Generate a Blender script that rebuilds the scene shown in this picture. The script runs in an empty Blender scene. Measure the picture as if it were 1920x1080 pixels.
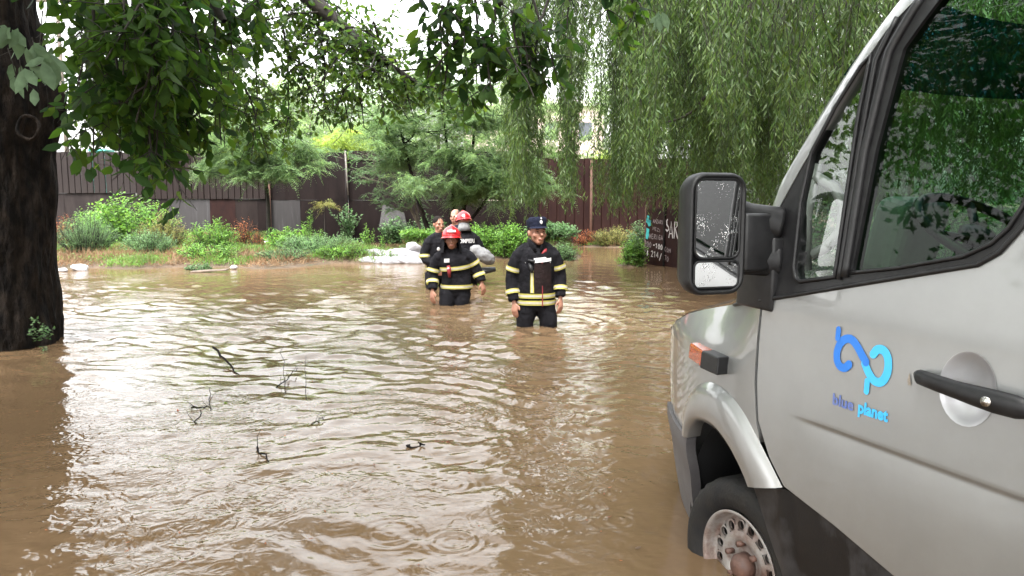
import bpy, bmesh, math, random
import numpy as np
from mathutils import Vector, Matrix, noise, Euler
from mathutils.geometry import delaunay_2d_cdt

R = math.radians
rng = np.random.default_rng(11)
random.seed(11)
scene = bpy.context.scene
COL = scene.collection

# ------------------------------------------------------------------ camera, sky, sun, exposure
CAM_H = 1.35                      # above the flood water (z = 0)
cam_data = bpy.data.cameras.new("camera")
cam_data.sensor_width = 36.0
cam_data.lens = 36.0 * 1386.0 / 1920.0
cam_data.clip_start = 0.05
cam_data.clip_end = 2000.0
cam = bpy.data.objects.new("camera", cam_data)
cam.location = (0, 0, CAM_H)
cam.rotation_euler = (R(90 - 6.6), 0, 0)
COL.objects.link(cam)
scene.camera = cam

SUN_EL, SUN_ROT = R(56), R(200)
world = bpy.data.worlds.new("World")
scene.world = world
world.use_nodes = True
wn, wl = world.node_tree.nodes, world.node_tree.links
wn.clear()
w_out = wn.new("ShaderNodeOutputWorld")
w_bg = wn.new("ShaderNodeBackground")
w_sky = wn.new("ShaderNodeTexSky")
w_sky.sky_type = 'NISHITA'
w_sky.sun_disc = False
w_sky.sun_elevation = SUN_EL
w_sky.sun_rotation = SUN_ROT
w_sky.air_density = 1.6
w_sky.dust_density = 5.0
w_sky.ozone_density = 1.0
w_hs = wn.new("ShaderNodeHueSaturation")
w_hs.inputs["Saturation"].default_value = 0.10
w_hs.inputs["Value"].default_value = 1.0
wl.new(w_sky.outputs[0], w_hs.inputs["Color"])
wl.new(w_hs.outputs[0], w_bg.inputs[0])
w_bg.inputs[1].default_value = 0.15
wl.new(w_bg.outputs[0], w_out.inputs[0])

sun_data = bpy.data.lights.new("sun", 'SUN')
sun_data.energy = 0.6
sun_data.angle = R(25)
sun_data.color = (1.0, 0.96, 0.9)
sun = bpy.data.objects.new("sun", sun_data)
# direction towards the sun: same azimuth as the sky's sun_rotation (clockwise from +Y)
sdir = Vector((math.sin(SUN_ROT) * math.cos(SUN_EL), math.cos(SUN_ROT) * math.cos(SUN_EL), math.sin(SUN_EL)))
sun.rotation_euler = sdir.to_track_quat('Z', 'Y').to_euler()
sun.location = (0, 0, 30)
COL.objects.link(sun)

scene.view_settings.view_transform = 'Standard'
scene.view_settings.look = 'None'
scene.view_settings.exposure = 2.8
scene.view_settings.gamma = 1.0
scene.view_settings.use_curve_mapping = False
scene.cycles.max_bounces = 8
scene.cycles.transparent_max_bounces = 16
scene.cycles.caustics_reflective = False
scene.cycles.caustics_refractive = False

# ------------------------------------------------------------------ helpers
def tag(o, label=None, cat=None, group=None, kind=None):
    if label: o["label"] = label
    if cat: o["category"] = cat
    if group: o["group"] = group
    if kind: o["kind"] = kind
    return o

def empty(name, loc=(0, 0, 0), rz=0.0, label=None, cat=None, group=None):
    o = bpy.data.objects.new(name, None)
    o.empty_display_size = 0.2
    o.location = loc
    o.rotation_euler = (0, 0, rz)
    COL.objects.link(o)
    return tag(o, label, cat, group)

def link(name, me, mats, parent=None, smooth=True):
    o = bpy.data.objects.new(name, me)
    if not isinstance(mats, (list, tuple)): mats = [mats]
    if len(me.materials) == 0:
        for m in mats: me.materials.append(m)
    if smooth and len(me.polygons):
        me.polygons.foreach_set("use_smooth", np.ones(len(me.polygons), dtype=bool))
    COL.objects.link(o)
    if parent: o.parent = parent
    return o

def np_mesh(name, V, F, mi=None):
    V = np.asarray(V, dtype=np.float32).reshape(-1, 3)
    F = np.asarray(F, dtype=np.int32)
    me = bpy.data.meshes.new(name)
    me.vertices.add(len(V)); me.vertices.foreach_set("co", V.ravel())
    k = F.shape[1]
    me.loops.add(F.size); me.loops.foreach_set("vertex_index", F.ravel())
    me.polygons.add(len(F))
    me.polygons.foreach_set("loop_start", np.arange(0, F.size, k, dtype=np.int32))
    if mi is not None: me.polygons.foreach_set("material_index", np.asarray(mi, dtype=np.int32))
    me.update(calc_edges=True)
    return me

class MB:
    """collects shapes; build() links them as ONE mesh object"""
    def __init__(s): s.v = []; s.f = []; s.m = []
    def add(s, V, F, mi=0):
        b = len(s.v)
        s.v += [tuple(p) for p in V]
        s.f += [tuple(b + i for i in f) for f in F]
        s.m += [mi] * len(F)
        return s
    def box(s, c, size, rot=None, mi=0):
        c = Vector(c); hx, hy, hz = size[0] / 2, size[1] / 2, size[2] / 2
        P = [Vector((x, y, z)) for z in (-hz, hz) for y in (-hy, hy) for x in (-hx, hx)]
        if rot is not None:
            M = rot if isinstance(rot, Matrix) else Euler(rot).to_matrix()
            P = [M @ p for p in P]
        return s.add([c + p for p in P], [(0, 2, 3, 1), (4, 5, 7, 6), (0, 1, 5, 4), (2, 6, 7, 3), (0, 4, 6, 2), (1, 3, 7, 5)], mi)
    def tube(s, pts, rad, n=8, mi=0, cap=True, flat=None, closed=False):
        """sweep; rad = number, list, or list of (rx, ry); flat = reference axis"""
        pts = [Vector(p) for p in pts]
        N = len(pts)
        if not isinstance(rad, (list, tuple)): rad = [rad] * N
        V, F = [], []
        up = None
        for i, p in enumerate(pts):
            if closed: t = pts[(i + 1) % N] - pts[i - 1]
            else: t = pts[min(i + 1, N - 1)] - pts[max(i - 1, 0)]
            if t.length < 1e-9: t = Vector((0, 0, 1))
            t.normalize()
            if flat is not None: a = Vector(flat)
            elif up is None: a = Vector((0, 0, 1)) if abs(t.z) < 0.9 else Vector((1, 0, 0))
            else: a = up
            u = a - t * a.dot(t)
            if u.length < 1e-6: u = t.orthogonal()
            u.normalize(); up = u
            w = t.cross(u)
            r = rad[i]; rx, ry = (r if isinstance(r, (list, tuple)) else (r, r))
            for k in range(n):
                q = 2 * math.pi * k / n
                V.append(p + u * (rx * math.cos(q)) + w * (ry * math.sin(q)))
        for i in range(N if closed else N - 1):
            j = (i + 1) % N
            for k in range(n):
                F.append((i * n + k, i * n + (k + 1) % n, j * n + (k + 1) % n, j * n + k))
        if cap and not closed:
            F.append(tuple(range(n - 1, -1, -1)))
            F.append(tuple((N - 1) * n + k for k in range(n)))
        return s.add(V, F, mi)
    def ell(s, c, r, rot=None, nu=14, nv=10, mi=0):
        c = Vector(c); V, F = [], []
        M = Euler(rot).to_matrix() if rot is not None and not isinstance(rot, Matrix) else rot
        for i in range(nv + 1):
            th = math.pi * i / nv
            for k in range(nu):
                ph = 2 * math.pi * k / nu
                p = Vector((r[0] * math.sin(th) * math.cos(ph), r[1] * math.sin(th) * math.sin(ph), r[2] * math.cos(th)))
                V.append(c + (M @ p if M is not None else p))
        for i in range(nv):
            for k in range(nu):
                F.append((i * nu + k, (i + 1) * nu + k, (i + 1) * nu + (k + 1) % nu, i * nu + (k + 1) % nu))
        return s.add(V, F, mi)
    def build(s, name, mats, parent=None, smooth=True, weld=False):
        me = bpy.data.meshes.new(name)
        me.from_pydata(s.v, [], s.f)
        if not isinstance(mats, (list, tuple)): mats = [mats]
        for m in mats: me.materials.append(m)
        if len(mats) > 1: me.polygons.foreach_set("material_index", s.m)
        if weld:
            bm = bmesh.new(); bm.from_mesh(me); bmesh.ops.remove_doubles(bm, verts=bm.verts, dist=1e-4)
            bm.to_mesh(me); bm.free()
        me.update()
        return link(name, me, mats, parent, smooth)

def bevel_mod(o, w=0.01, seg=2, ang=40):
    b = o.modifiers.new("bevel", 'BEVEL'); b.width = w; b.segments = seg; b.limit_method = 'ANGLE'; b.angle_limit = R(ang)
    return o

def flat_shade(o):
    o.data.polygons.foreach_set("use_smooth", np.zeros(len(o.data.polygons), dtype=bool)); return o

def bezier(pts, n):
    """Catmull-Rom through pts, n samples"""
    P = [Vector(p) for p in pts]
    if len(P) == 2: return [P[0].lerp(P[1], i / (n - 1)) for i in range(n)]
    Q = [P[0] * 2 - P[1]] + P + [P[-1] * 2 - P[-2]]
    out = []
    for i in range(n):
        t = i / (n - 1) * (len(P) - 1); k = min(int(t), len(P) - 2); u = t - k
        a, b, c, d = Q[k], Q[k + 1], Q[k + 2], Q[k + 3]
        out.append(0.5 * ((2 * b) + (c - a) * u + (2 * a - 5 * b + 4 * c - d) * u * u + (3 * b - a - 3 * c + d) * u ** 3))
    return out

_texts = {}
def text_geo(s, size, bold=0.0):
    """the outlines of a line of lettering as (verts2d, faces)"""
    cu = bpy.data.curves.new("lettering", 'FONT'); cu.body = s; cu.size = size; cu.offset = bold
    cu.resolution_u = 3
    o = bpy.data.objects.new("lettering", cu); COL.objects.link(o)
    dg = bpy.context.evaluated_depsgraph_get(); dg.update()
    me = bpy.data.meshes.new_from_object(o.evaluated_get(dg))
    bm = bmesh.new(); bm.from_mesh(me)
    bmesh.ops.triangulate(bm, faces=bm.faces)
    V = [tuple(v.co) for v in bm.verts]; F = [tuple(v.index for v in f.verts) for f in bm.faces]
    bm.free(); bpy.data.objects.remove(o); bpy.data.curves.remove(cu); bpy.data.meshes.remove(me)
    return V, F

# ------------------------------------------------------------------ materials
def new_mat(name):
    m = bpy.data.materials.new(name); m.use_nodes = True
    nt = m.node_tree; nt.nodes.clear()
    out = nt.nodes.new("ShaderNodeOutputMaterial")
    b = nt.nodes.new("ShaderNodeBsdfPrincipled")
    nt.links.new(b.outputs[0], out.inputs[0])
    return m, nt, b, out

def N(nt, kind, **kw):
    n = nt.nodes.new(kind)
    for k, v in kw.items():
        if k in n.inputs: n.inputs[k].default_value = v
        else: setattr(n, k, v)
    return n

def ramp(nt, fac, stops):
    r = nt.nodes.new("ShaderNodeValToRGB")
    el = r.color_ramp.elements
    while len(el) < len(stops): el.new(0.5)
    for e, (p, c) in zip(el, stops):
        e.position = p; e.color = (c[0], c[1], c[2], 1)
    nt.links.new(fac, r.inputs[0])
    return r.outputs[0]

def coords(nt, scale=(1, 1, 1), kind="Object"):
    tc = nt.nodes.new("ShaderNodeTexCoord")
    mp = nt.nodes.new("ShaderNodeMapping"); mp.inputs["Scale"].default_value = scale
    nt.links.new(tc.outputs[kind], mp.inputs[0])
    return mp.outputs[0]

def mat(name, c1, c2=None, rough=0.6, metal=0.0, scale=8.0, sc=(1, 1, 1), bump=0.0, bscale=None, bdist=0.01, detail=5.0, spec=0.5, coat=0.0, pos=(0.35, 0.65), rvar=0.0):
    m, nt, b, out = new_mat(name)
    v = coords(nt, sc)
    if c2 is None: c2 = tuple(x * 0.8 for x in c1)
    n = N(nt, "ShaderNodeTexNoise", Scale=scale, Detail=detail, Roughness=0.6)
    nt.links.new(v, n.inputs["Vector"])
    nt.links.new(ramp(nt, n.outputs[0], [(pos[0], c1), (pos[1], c2)]), b.inputs["Base Color"])
    b.inputs["Roughness"].default_value = rough
    if rvar:
        mr = N(nt, "ShaderNodeMapRange"); mr.inputs["To Min"].default_value = max(0, rough - rvar); mr.inputs["To Max"].default_value = min(1, rough + rvar)
        nt.links.new(n.outputs[0], mr.inputs[0]); nt.links.new(mr.outputs[0], b.inputs["Roughness"])
    b.inputs["Metallic"].default_value = metal
    b.inputs["Specular IOR Level"].default_value = spec
    b.inputs["Coat Weight"].default_value = coat
    b.inputs["Coat Roughness"].default_value = 0.06
    if bump:
        n2 = N(nt, "ShaderNodeTexNoise", Scale=bscale or scale * 4, Detail=6.0)
        nt.links.new(v, n2.inputs["Vector"])
        bp = N(nt, "ShaderNodeBump", Strength=bump, Distance=bdist)
        nt.links.new(n2.outputs[0], bp.inputs["Height"]); nt.links.new(bp.outputs[0], b.inputs["Normal"])
    return m

def leaf_mat(name, cols, trans=0.45, rough=0.45, spec=0.3, clump=1.6):
    """cols: colours spread over the leaves at random; trans: light let through"""
    m, nt, b, out = new_mat(name)
    g = nt.nodes.new("ShaderNodeNewGeometry")
    stops = [(i / max(1, len(cols) - 1), c) for i, c in enumerate(cols)]
    c = ramp(nt, g.outputs["Random Per Island"], stops)
    v = coords(nt); n = N(nt, "ShaderNodeTexNoise", Scale=clump, Detail=3.0); nt.links.new(v, n.inputs["Vector"])     # whole shoots differ a little in tone
    mr = N(nt, "ShaderNodeMapRange"); mr.inputs["From Min"].default_value = .3; mr.inputs["From Max"].default_value = .7; mr.inputs["To Min"].default_value = .62; mr.inputs["To Max"].default_value = 1.42
    nt.links.new(n.outputs[0], mr.inputs[0])
    h0 = N(nt, "ShaderNodeHueSaturation"); nt.links.new(mr.outputs[0], h0.inputs["Value"]); nt.links.new(c, h0.inputs["Color"]); c = h0.outputs[0]
    nt.links.new(c, b.inputs["Base Color"])
    b.inputs["Roughness"].default_value = rough
    b.inputs["Specular IOR Level"].default_value = spec
    t = nt.nodes.new("ShaderNodeBsdfTranslucent")
    hs = N(nt, "ShaderNodeHueSaturation", Hue=0.485, Saturation=1.1, Value=1.7)
    nt.links.new(c, hs.inputs["Color"]); nt.links.new(hs.outputs[0], t.inputs[0])
    mx = nt.nodes.new("ShaderNodeMixShader"); mx.inputs[0].default_value = trans
    nt.links.new(b.outputs[0], mx.inputs[1]); nt.links.new(t.outputs[0], mx.inputs[2])
    nt.links.new(mx.outputs[0], out.inputs[0])
    return m

M = {}
M['bark_dark'] = mat('dark_bark', (0.005, 0.0042, 0.004), (0.020, 0.015, 0.012), 0.9, spec=0.12, scale=11, sc=(1, 1, 0.42), bump=1.0, bscale=20, bdist=0.05, pos=(.40, .62), detail=10)
M['bark_grey'] = mat('grey_bark', (0.06, 0.05, 0.04), (0.14, 0.115, 0.09), 0.9, scale=12, sc=(1, 1, 0.3), bump=0.8, bscale=30, bdist=0.02)
M['twig'] = mat('twig_bark', (0.010, 0.008, 0.006), (0.022, 0.017, 0.012), 0.85)
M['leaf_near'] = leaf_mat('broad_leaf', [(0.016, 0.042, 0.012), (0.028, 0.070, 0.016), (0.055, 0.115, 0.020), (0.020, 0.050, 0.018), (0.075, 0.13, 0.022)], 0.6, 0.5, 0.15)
M['leaf_pale'] = leaf_mat('pale_leaf_underside', [(0.075, 0.125, 0.07), (0.10, 0.155, 0.085)], 0.3, 0.6, 0.2)
M['leaf_willow'] = leaf_mat('willow_leaf', [(0.032, 0.066, 0.018), (0.056, 0.106, 0.024), (0.105, 0.155, 0.055), (0.040, 0.080, 0.026), (0.080, 0.125, 0.026), (0.022, 0.045, 0.014)], 0.42)
M['leaf_feather'] = leaf_mat('feathery_leaf', [(0.075, 0.135, 0.058), (0.105, 0.18, 0.075), (0.15, 0.225, 0.085), (0.10, 0.155, 0.085)], 0.45, 0.5)
M['leaf_hazed'] = leaf_mat('hazed_light_green_leaf', [(0.18, 0.27, 0.12), (0.24, 0.34, 0.14), (0.17, 0.25, 0.13)], 0.5, 0.5)  # light green made paler still: distant haze is painted into the leaf colour
M['leaf_yellow'] = leaf_mat('yellow_green_leaf', [(0.19, 0.27, 0.07), (0.24, 0.32, 0.08)], 0.5, 0.5)
M['weed'] = leaf_mat('weed_leaf', [(0.072, 0.17, 0.034), (0.11, 0.23, 0.045), (0.16, 0.29, 0.065), (0.065, 0.14, 0.038)], 0.42)
M['weed_blue'] = leaf_mat('grey_green_leaf', [(0.08, 0.16, 0.068), (0.115, 0.205, 0.085), (0.15, 0.24, 0.11)], 0.42)
M['weed_dark'] = leaf_mat('dark_weed_leaf', [(0.05, 0.11, 0.04), (0.08, 0.16, 0.06), (0.15, 0.22, 0.12)], 0.4)
M['straw'] = leaf_mat('dry_straw', [(0.17, 0.11, 0.06), (0.24, 0.165, 0.095), (0.13, 0.075, 0.042)], 0.3, 0.7, 0.2)
M['rust_leaf'] = leaf_mat('rust_brown_dry_leaf', [(0.20, 0.07, 0.03), (0.28, 0.11, 0.045), (0.13, 0.05, 0.03)], 0.3, 0.7, 0.2)
M['olive_leaf'] = leaf_mat('yellowing_leaf', [(0.20, 0.20, 0.06), (0.13, 0.16, 0.05), (0.25, 0.2, 0.08)], 0.4, 0.6)
M['grass'] = leaf_mat('grass_blade', [(0.07, 0.13, 0.03), (0.11, 0.16, 0.045), (0.17, 0.16, 0.075)], 0.4, 0.6, 0.3)

def soil_mat():
    m, nt, b, out = new_mat('flood_bank_soil')
    v = coords(nt)
    n = N(nt, "ShaderNodeTexNoise", Scale=0.9, Detail=8.0, Roughness=0.65); nt.links.new(v, n.inputs["Vector"])
    c = ramp(nt, n.outputs[0], [(0.3, (0.035, 0.050, 0.018)), (0.45, (0.065, 0.046, 0.028)), (0.6, (0.095, 0.062, 0.038)), (0.75, (0.045, 0.055, 0.022))])
    nt.links.new(c, b.inputs["Base Color"]); b.inputs["Roughness"].default_value = 0.95
    n2 = N(nt, "ShaderNodeTexNoise", Scale=14.0, Detail=8.0); nt.links.new(v, n2.inputs["Vector"])
    bp = N(nt, "ShaderNodeBump", Strength=1.0, Distance=0.06); nt.links.new(n2.outputs[0], bp.inputs["Height"]); nt.links.new(bp.outputs[0], b.inputs["Normal"])
    return m
M['soil'] = soil_mat()

def water_mat():
    m, nt, b, out = new_mat('muddy_flood_water')
    v = coords(nt)
    n = N(nt, "ShaderNodeTexNoise", Scale=0.35, Detail=4.0, Roughness=0.5); nt.links.new(v, n.inputs["Vector"])
    c = ramp(nt, n.outputs[0], [(0.3, (0.108, 0.069, 0.038)), (0.7, (0.134, 0.087, 0.049))])
    nt.links.new(c, b.inputs["Base Color"])
    b.inputs["Roughness"].default_value = 0.015
    b.inputs["IOR"].default_value = 1.38
    b.inputs["Specular IOR Level"].default_value = 0.5
    # capillary ripples, stronger in gusty patches
    vw = coords(nt, (1.0, 1.9, 1.0))
    wob = N(nt, "ShaderNodeTexNoise", Scale=8.0, Detail=1.0, Roughness=0.4, Distortion=1.5); nt.links.new(vw, wob.inputs["Vector"])
    fine = N(nt, "ShaderNodeTexNoise", Scale=10.0, Detail=0.6, Roughness=0.4, Distortion=3.5); nt.links.new(v, fine.inputs["Vector"])
    patch = N(nt, "ShaderNodeTexNoise", Scale=0.8, Detail=2.0); nt.links.new(v, patch.inputs["Vector"])
    pr = N(nt, "ShaderNodeMapRange"); pr.inputs["From Min"].default_value = 0.42; pr.inputs["From Max"].default_value = 0.62; nt.links.new(patch.outputs[0], pr.inputs[0])
    b1 = N(nt, "ShaderNodeBump", Strength=0.22, Distance=0.007); nt.links.new(wob.outputs[0], b1.inputs["Height"])
    mu = N(nt, "ShaderNodeMath", operation='MULTIPLY'); mu.inputs[1].default_value = 0.8; # the water lies calmer in the lee of the van
    sx = nt.nodes.new("ShaderNodeSeparateXYZ"); nt.links.new(v, sx.inputs[0])
    ly = N(nt, "ShaderNodeMath", operation='MULTIPLY_ADD'); ly.inputs[1].default_value = -0.06; nt.links.new(sx.outputs[1], ly.inputs[0]); nt.links.new(sx.outputs[0], ly.inputs[2])
    lee = N(nt, "ShaderNodeMapRange"); lee.inputs["From Min"].default_value = 0.0; lee.inputs["From Max"].default_value = 0.7; lee.inputs["To Min"].default_value = 1.0; lee.inputs["To Max"].default_value = 0.12; nt.links.new(ly.outputs[0], lee.inputs[0])
    pl = N(nt, "ShaderNodeMath", operation='MULTIPLY'); nt.links.new(pr.outputs[0], pl.inputs[0]); nt.links.new(lee.outputs[0], pl.inputs[1])
    nt.links.new(pl.outputs[0], mu.inputs[0])
    b2 = N(nt, "ShaderNodeBump", Distance=0.006); nt.links.new(mu.outputs[0], b2.inputs["Strength"]); nt.links.new(fine.outputs[0], b2.inputs["Height"]); nt.links.new(b1.outputs[0], b2.inputs["Normal"])
    nt.links.new(b2.outputs[0], b.inputs["Normal"])
    return m
M['water'] = water_mat()
# ------------------------------------------------------------------ foliage tools
def unit(A):
    return A / np.maximum(np.linalg.norm(A, axis=-1, keepdims=True), 1e-9)

def leaves_mesh(P, D, Nn, L, W, shape='diamond', fold=0.12):
    """P base points, D directions, Nn rough normals, L lengths, W widths"""
    P = np.asarray(P, float); D = unit(np.asarray(D, float)); Nn = np.asarray(Nn, float)
    S = unit(np.cross(D, Nn)); U = np.cross(S, D)
    L = np.broadcast_to(np.asarray(L, float), (len(P),))[:, None]; W = np.broadcast_to(np.asarray(W, float), (len(P),))[:, None]
    n = len(P)
    if shape == 'diamond':
        V = np.stack([P, P + D * L * .45 + S * W * .5 - U * W * fold, P + D * L, P + D * L * .45 - S * W * .5 - U * W * fold], 1)
        F = (np.arange(n) * 4)[:, None] + np.array([[0, 1, 2, 3]])
    else:
        curl = -U * L * .10
        V = np.stack([P, P + D * L * .25 + S * W * .40 - U * W * fold, P + D * L * .62 + S * W * .46 - U * W * fold + curl * .5, P + D * L + curl,
                      P + D * L * .62 - S * W * .46 - U * W * fold + curl * .5, P + D * L * .25 - S * W * .40 - U * W * fold], 1)
        F = np.concatenate([(np.arange(n) * 6)[:, None] + np.array([[0, 1, 2, 3]]), (np.arange(n) * 6)[:, None] + np.array([[0, 3, 4, 5]])])
    return V.reshape(-1, 3), F

class Foliage:
    def __init__(s): s.P = []; s.D = []; s.N = []; s.L = []; s.W = []
    def add(s, P, D, Nn, L, W):
        P = np.atleast_2d(P); k = len(P)
        s.P.append(P); s.D.append(np.atleast_2d(D)); s.N.append(np.atleast_2d(Nn))
        s.L.append(np.broadcast_to(L, (k,))); s.W.append(np.broadcast_to(W, (k,)))
    def arrays(s):
        return tuple(np.concatenate(a) for a in (s.P, s.D, s.N, s.L, s.W))
    def build(s, name, m, parent, shape='diamond', kind=None, arr=None):
        P, D, Nn, L, W = arr if arr is not None else s.arrays()
        V, F = leaves_mesh(P, D, Nn, L, W, shape)
        o = link(name, np_mesh(name, V, F), m, parent, smooth=False)
        if kind: o["kind"] = kind
        return o

def rvec(k=1, up=0.0):
    v = rng.normal(size=(k, 3)); v[:, 2] += up
    return unit(v)

def twig_leaves(fol, pts, leaf=0.07, wid=0.5, gap=0.03, droop=0.4, spread=0.9, jit=0.25):
    """alternate leaves along a polyline"""
    pts = np.array([tuple(p) for p in pts]); seg = np.diff(pts, axis=0); ln = np.linalg.norm(seg, axis=1); tot = ln.sum()
    k = max(2, int(tot / gap)); t = np.linspace(0.08, 1.0, k) * tot
    cum = np.concatenate([[0], np.cumsum(ln)])
    P = np.stack([np.interp(t, cum, pts[:, i]) for i in range(3)], 1)
    idx = np.clip(np.searchsorted(cum, t) - 1, 0, len(seg) - 1)
    T = unit(seg[idx])
    side = unit(np.cross(T, np.array([0, 0, 1.0]) + rng.normal(size=(k, 3)) * .35)) * np.where(np.arange(k) % 2, 1, -1)[:, None]
    D = T * (1.2 - spread) + side * spread + np.array([0, 0, -droop]) + rng.normal(size=(k, 3)) * jit
    Nn = np.array([0, 0, 1.0]) + rng.normal(size=(k, 3)) * .45
    L = leaf * rng.uniform(.65, 1.15, k)
    fol.add(P, D, Nn, L, L * wid)

def bough(wood, fol, p0, direction, length, r0, depth, cfg):
    """a branch that forks; the last forks carry the leaves"""
    d = Vector(direction).normalized(); p = Vector(p0); pts = [p.copy()]
    k = max(3, int(length / cfg.get('step', .25)))
    for i in range(k):
        d = (d + Vector(rng.normal(size=3)) * cfg.get('wob', .14) + Vector((0, 0, -1)) * cfg.get('sag', .05) * (0.5 + i / k)).normalized()
        p = p + d * (length / k); pts.append(p.copy())
    r1 = max(cfg.get('rmin', .0015), r0 * .35)
    wood.tube(pts, [r0 + (r1 - r0) * i / k for i in range(k + 1)], n=5 if r0 < .02 else 7, cap=False)
    if depth == 0:
        twig_leaves(fol, pts, cfg['leaf'], cfg.get('wid', .5), cfg.get('gap', .03), cfg.get('ldroop', .4), cfg.get('lspread', .9))
        return
    m = cfg.get('forks', 5)
    for j in range(m):
        t = (j + 1 + rng.uniform(-.3, .3)) / (m + .5); t = min(max(t, .12), 1.0)
        q = pts[min(k, int(t * k))]
        ax = (pts[min(k, int(t * k) + 1)] - pts[max(0, int(t * k) - 1)]).normalized()
        side = Vector(rng.normal(size=3)); side = (side - ax * side.dot(ax)).normalized()
        nd = ax * cfg.get('fwd', .6) + side + Vector((0, 0, cfg.get('lift', 0)))
        bough(wood, fol, q, nd, length * cfg.get('ratio', .5) * rng.uniform(.7, 1.2) * (1.15 - .45 * t), max(r0 * .45, .0015), depth - 1, cfg)

# fronds: feathery double leaves (locust, mimosa, tree of heaven)
def frond_points(fol, p0, d0, length, pairs, leaflet, wid=.35, sag=.5):
    d = np.array(d0, float); d /= np.linalg.norm(d)
    t = np.linspace(.12, 1, pairs)[:, None]
    P = np.array(p0)[None] + d * length * t + np.array([0, 0, -1.0]) * sag * length * t ** 2
    T = unit(d[None] + np.array([0, 0, -2.0]) * sag * t)
    side = unit(np.cross(T, np.array([[0, 0, 1.0]]) + rng.normal(size=(1, 3)) * .5))
    prof = leaflet * (np.sin(np.pi * np.clip(t[:, 0] * .85 + .12, 0, 1)) * .6 + .5)
    for sg in (1, -1):
        fol.add(P, side * sg + T * .45 + rng.normal(size=(pairs, 3)) * .12, np.array([[0, 0, 1.0]]) + rng.normal(size=(pairs, 3)) * .3, prof, prof * wid)

# camera-free helper used to place things at measured spots of the site: polar position seen from the photographer's feet
PITCH = R(6.6)
def spot(px, Y, py=None, z=None):
    u = (px - 960) / 1386.0
    if py is None: return Vector((u * Y / math.cos(PITCH) * 1.0, Y, 0 if z is None else z))
    v = -(py - 540) / 1386.0
    dy = math.cos(PITCH) + v * math.sin(PITCH); dz = -math.sin(PITCH) + v * math.cos(PITCH)
    t = Y / dy
    return Vector((u * t, Y, CAM_H + dz * t))

# ------------------------------------------------------------------ ground and water
def land(x, y):
    """height of the ground; the flood stands at 0"""
    def blob(cx, cy, sx, sy, h): return h * np.exp(-(((x - cx) / sx) ** 2 + ((y - cy) / sy) ** 2) ** 2)
    h = -0.5 + 0 * x
    e = np.tanh((y - (14.55 + .25 * np.sin(x * 1.7) + .12 * np.sin(x * 4.1))) * 1.1) * .5 + .5       # the left bank
    w = 1 / (1 + np.exp((x + 3.6 + .25 * (y - 16)) * 2.2))
    h = h + (0.60 + .018 * np.clip(y - 15, 0, 9)) * e * w
    h = h + blob(-2.9, 17.3, 1.5, 1.1, .60) + blob(-1.6, 18.0, 1.0, 1.0, .56) + blob(.2, 18.4, 1.3, 1.0, .56) + blob(1.2, 18.8, .9, .9, .54)
    h = h + blob(3.9, 23.0, 3.0, 1.3, .56) + blob(2.55, 15.9, .5, .7, .58)
    h = np.where(y > 25.2, np.maximum(h, -.5 + .9 * np.clip((y - 25.2) / 2, 0, 1)), h)
    h = h + .24 * np.exp(-(((x - 2.2) / 3.0) ** 2 + ((y - 1.5) / 3.2) ** 2) ** 2)
    h = h + .03 * np.sin(x * 3.1 + y) * np.cos(y * 2.3)
    return h
def land1(x, y): return float(land(np.array([x]), np.array([y]))[0])

xs = np.concatenate([np.linspace(-400, -22, 10), np.linspace(-20, 20, 170), np.linspace(22, 400, 10)])
ys = np.concatenate([np.linspace(-200, -2, 8), np.linspace(0, 32, 150), np.linspace(34, 900, 12)])
X, Y = np.meshgrid(xs, ys)
Z = land(X, Y)
nx, ny = len(xs), len(ys)
idx = np.arange(nx * ny).reshape(ny, nx)
F = np.stack([idx[:-1, :-1], idx[:-1, 1:], idx[1:, 1:], idx[1:, :-1]], -1).reshape(-1, 4)
o = link("ground", np_mesh("ground", np.stack([X, Y, Z], -1), F), M['soil']); o["kind"] = "structure"

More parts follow.
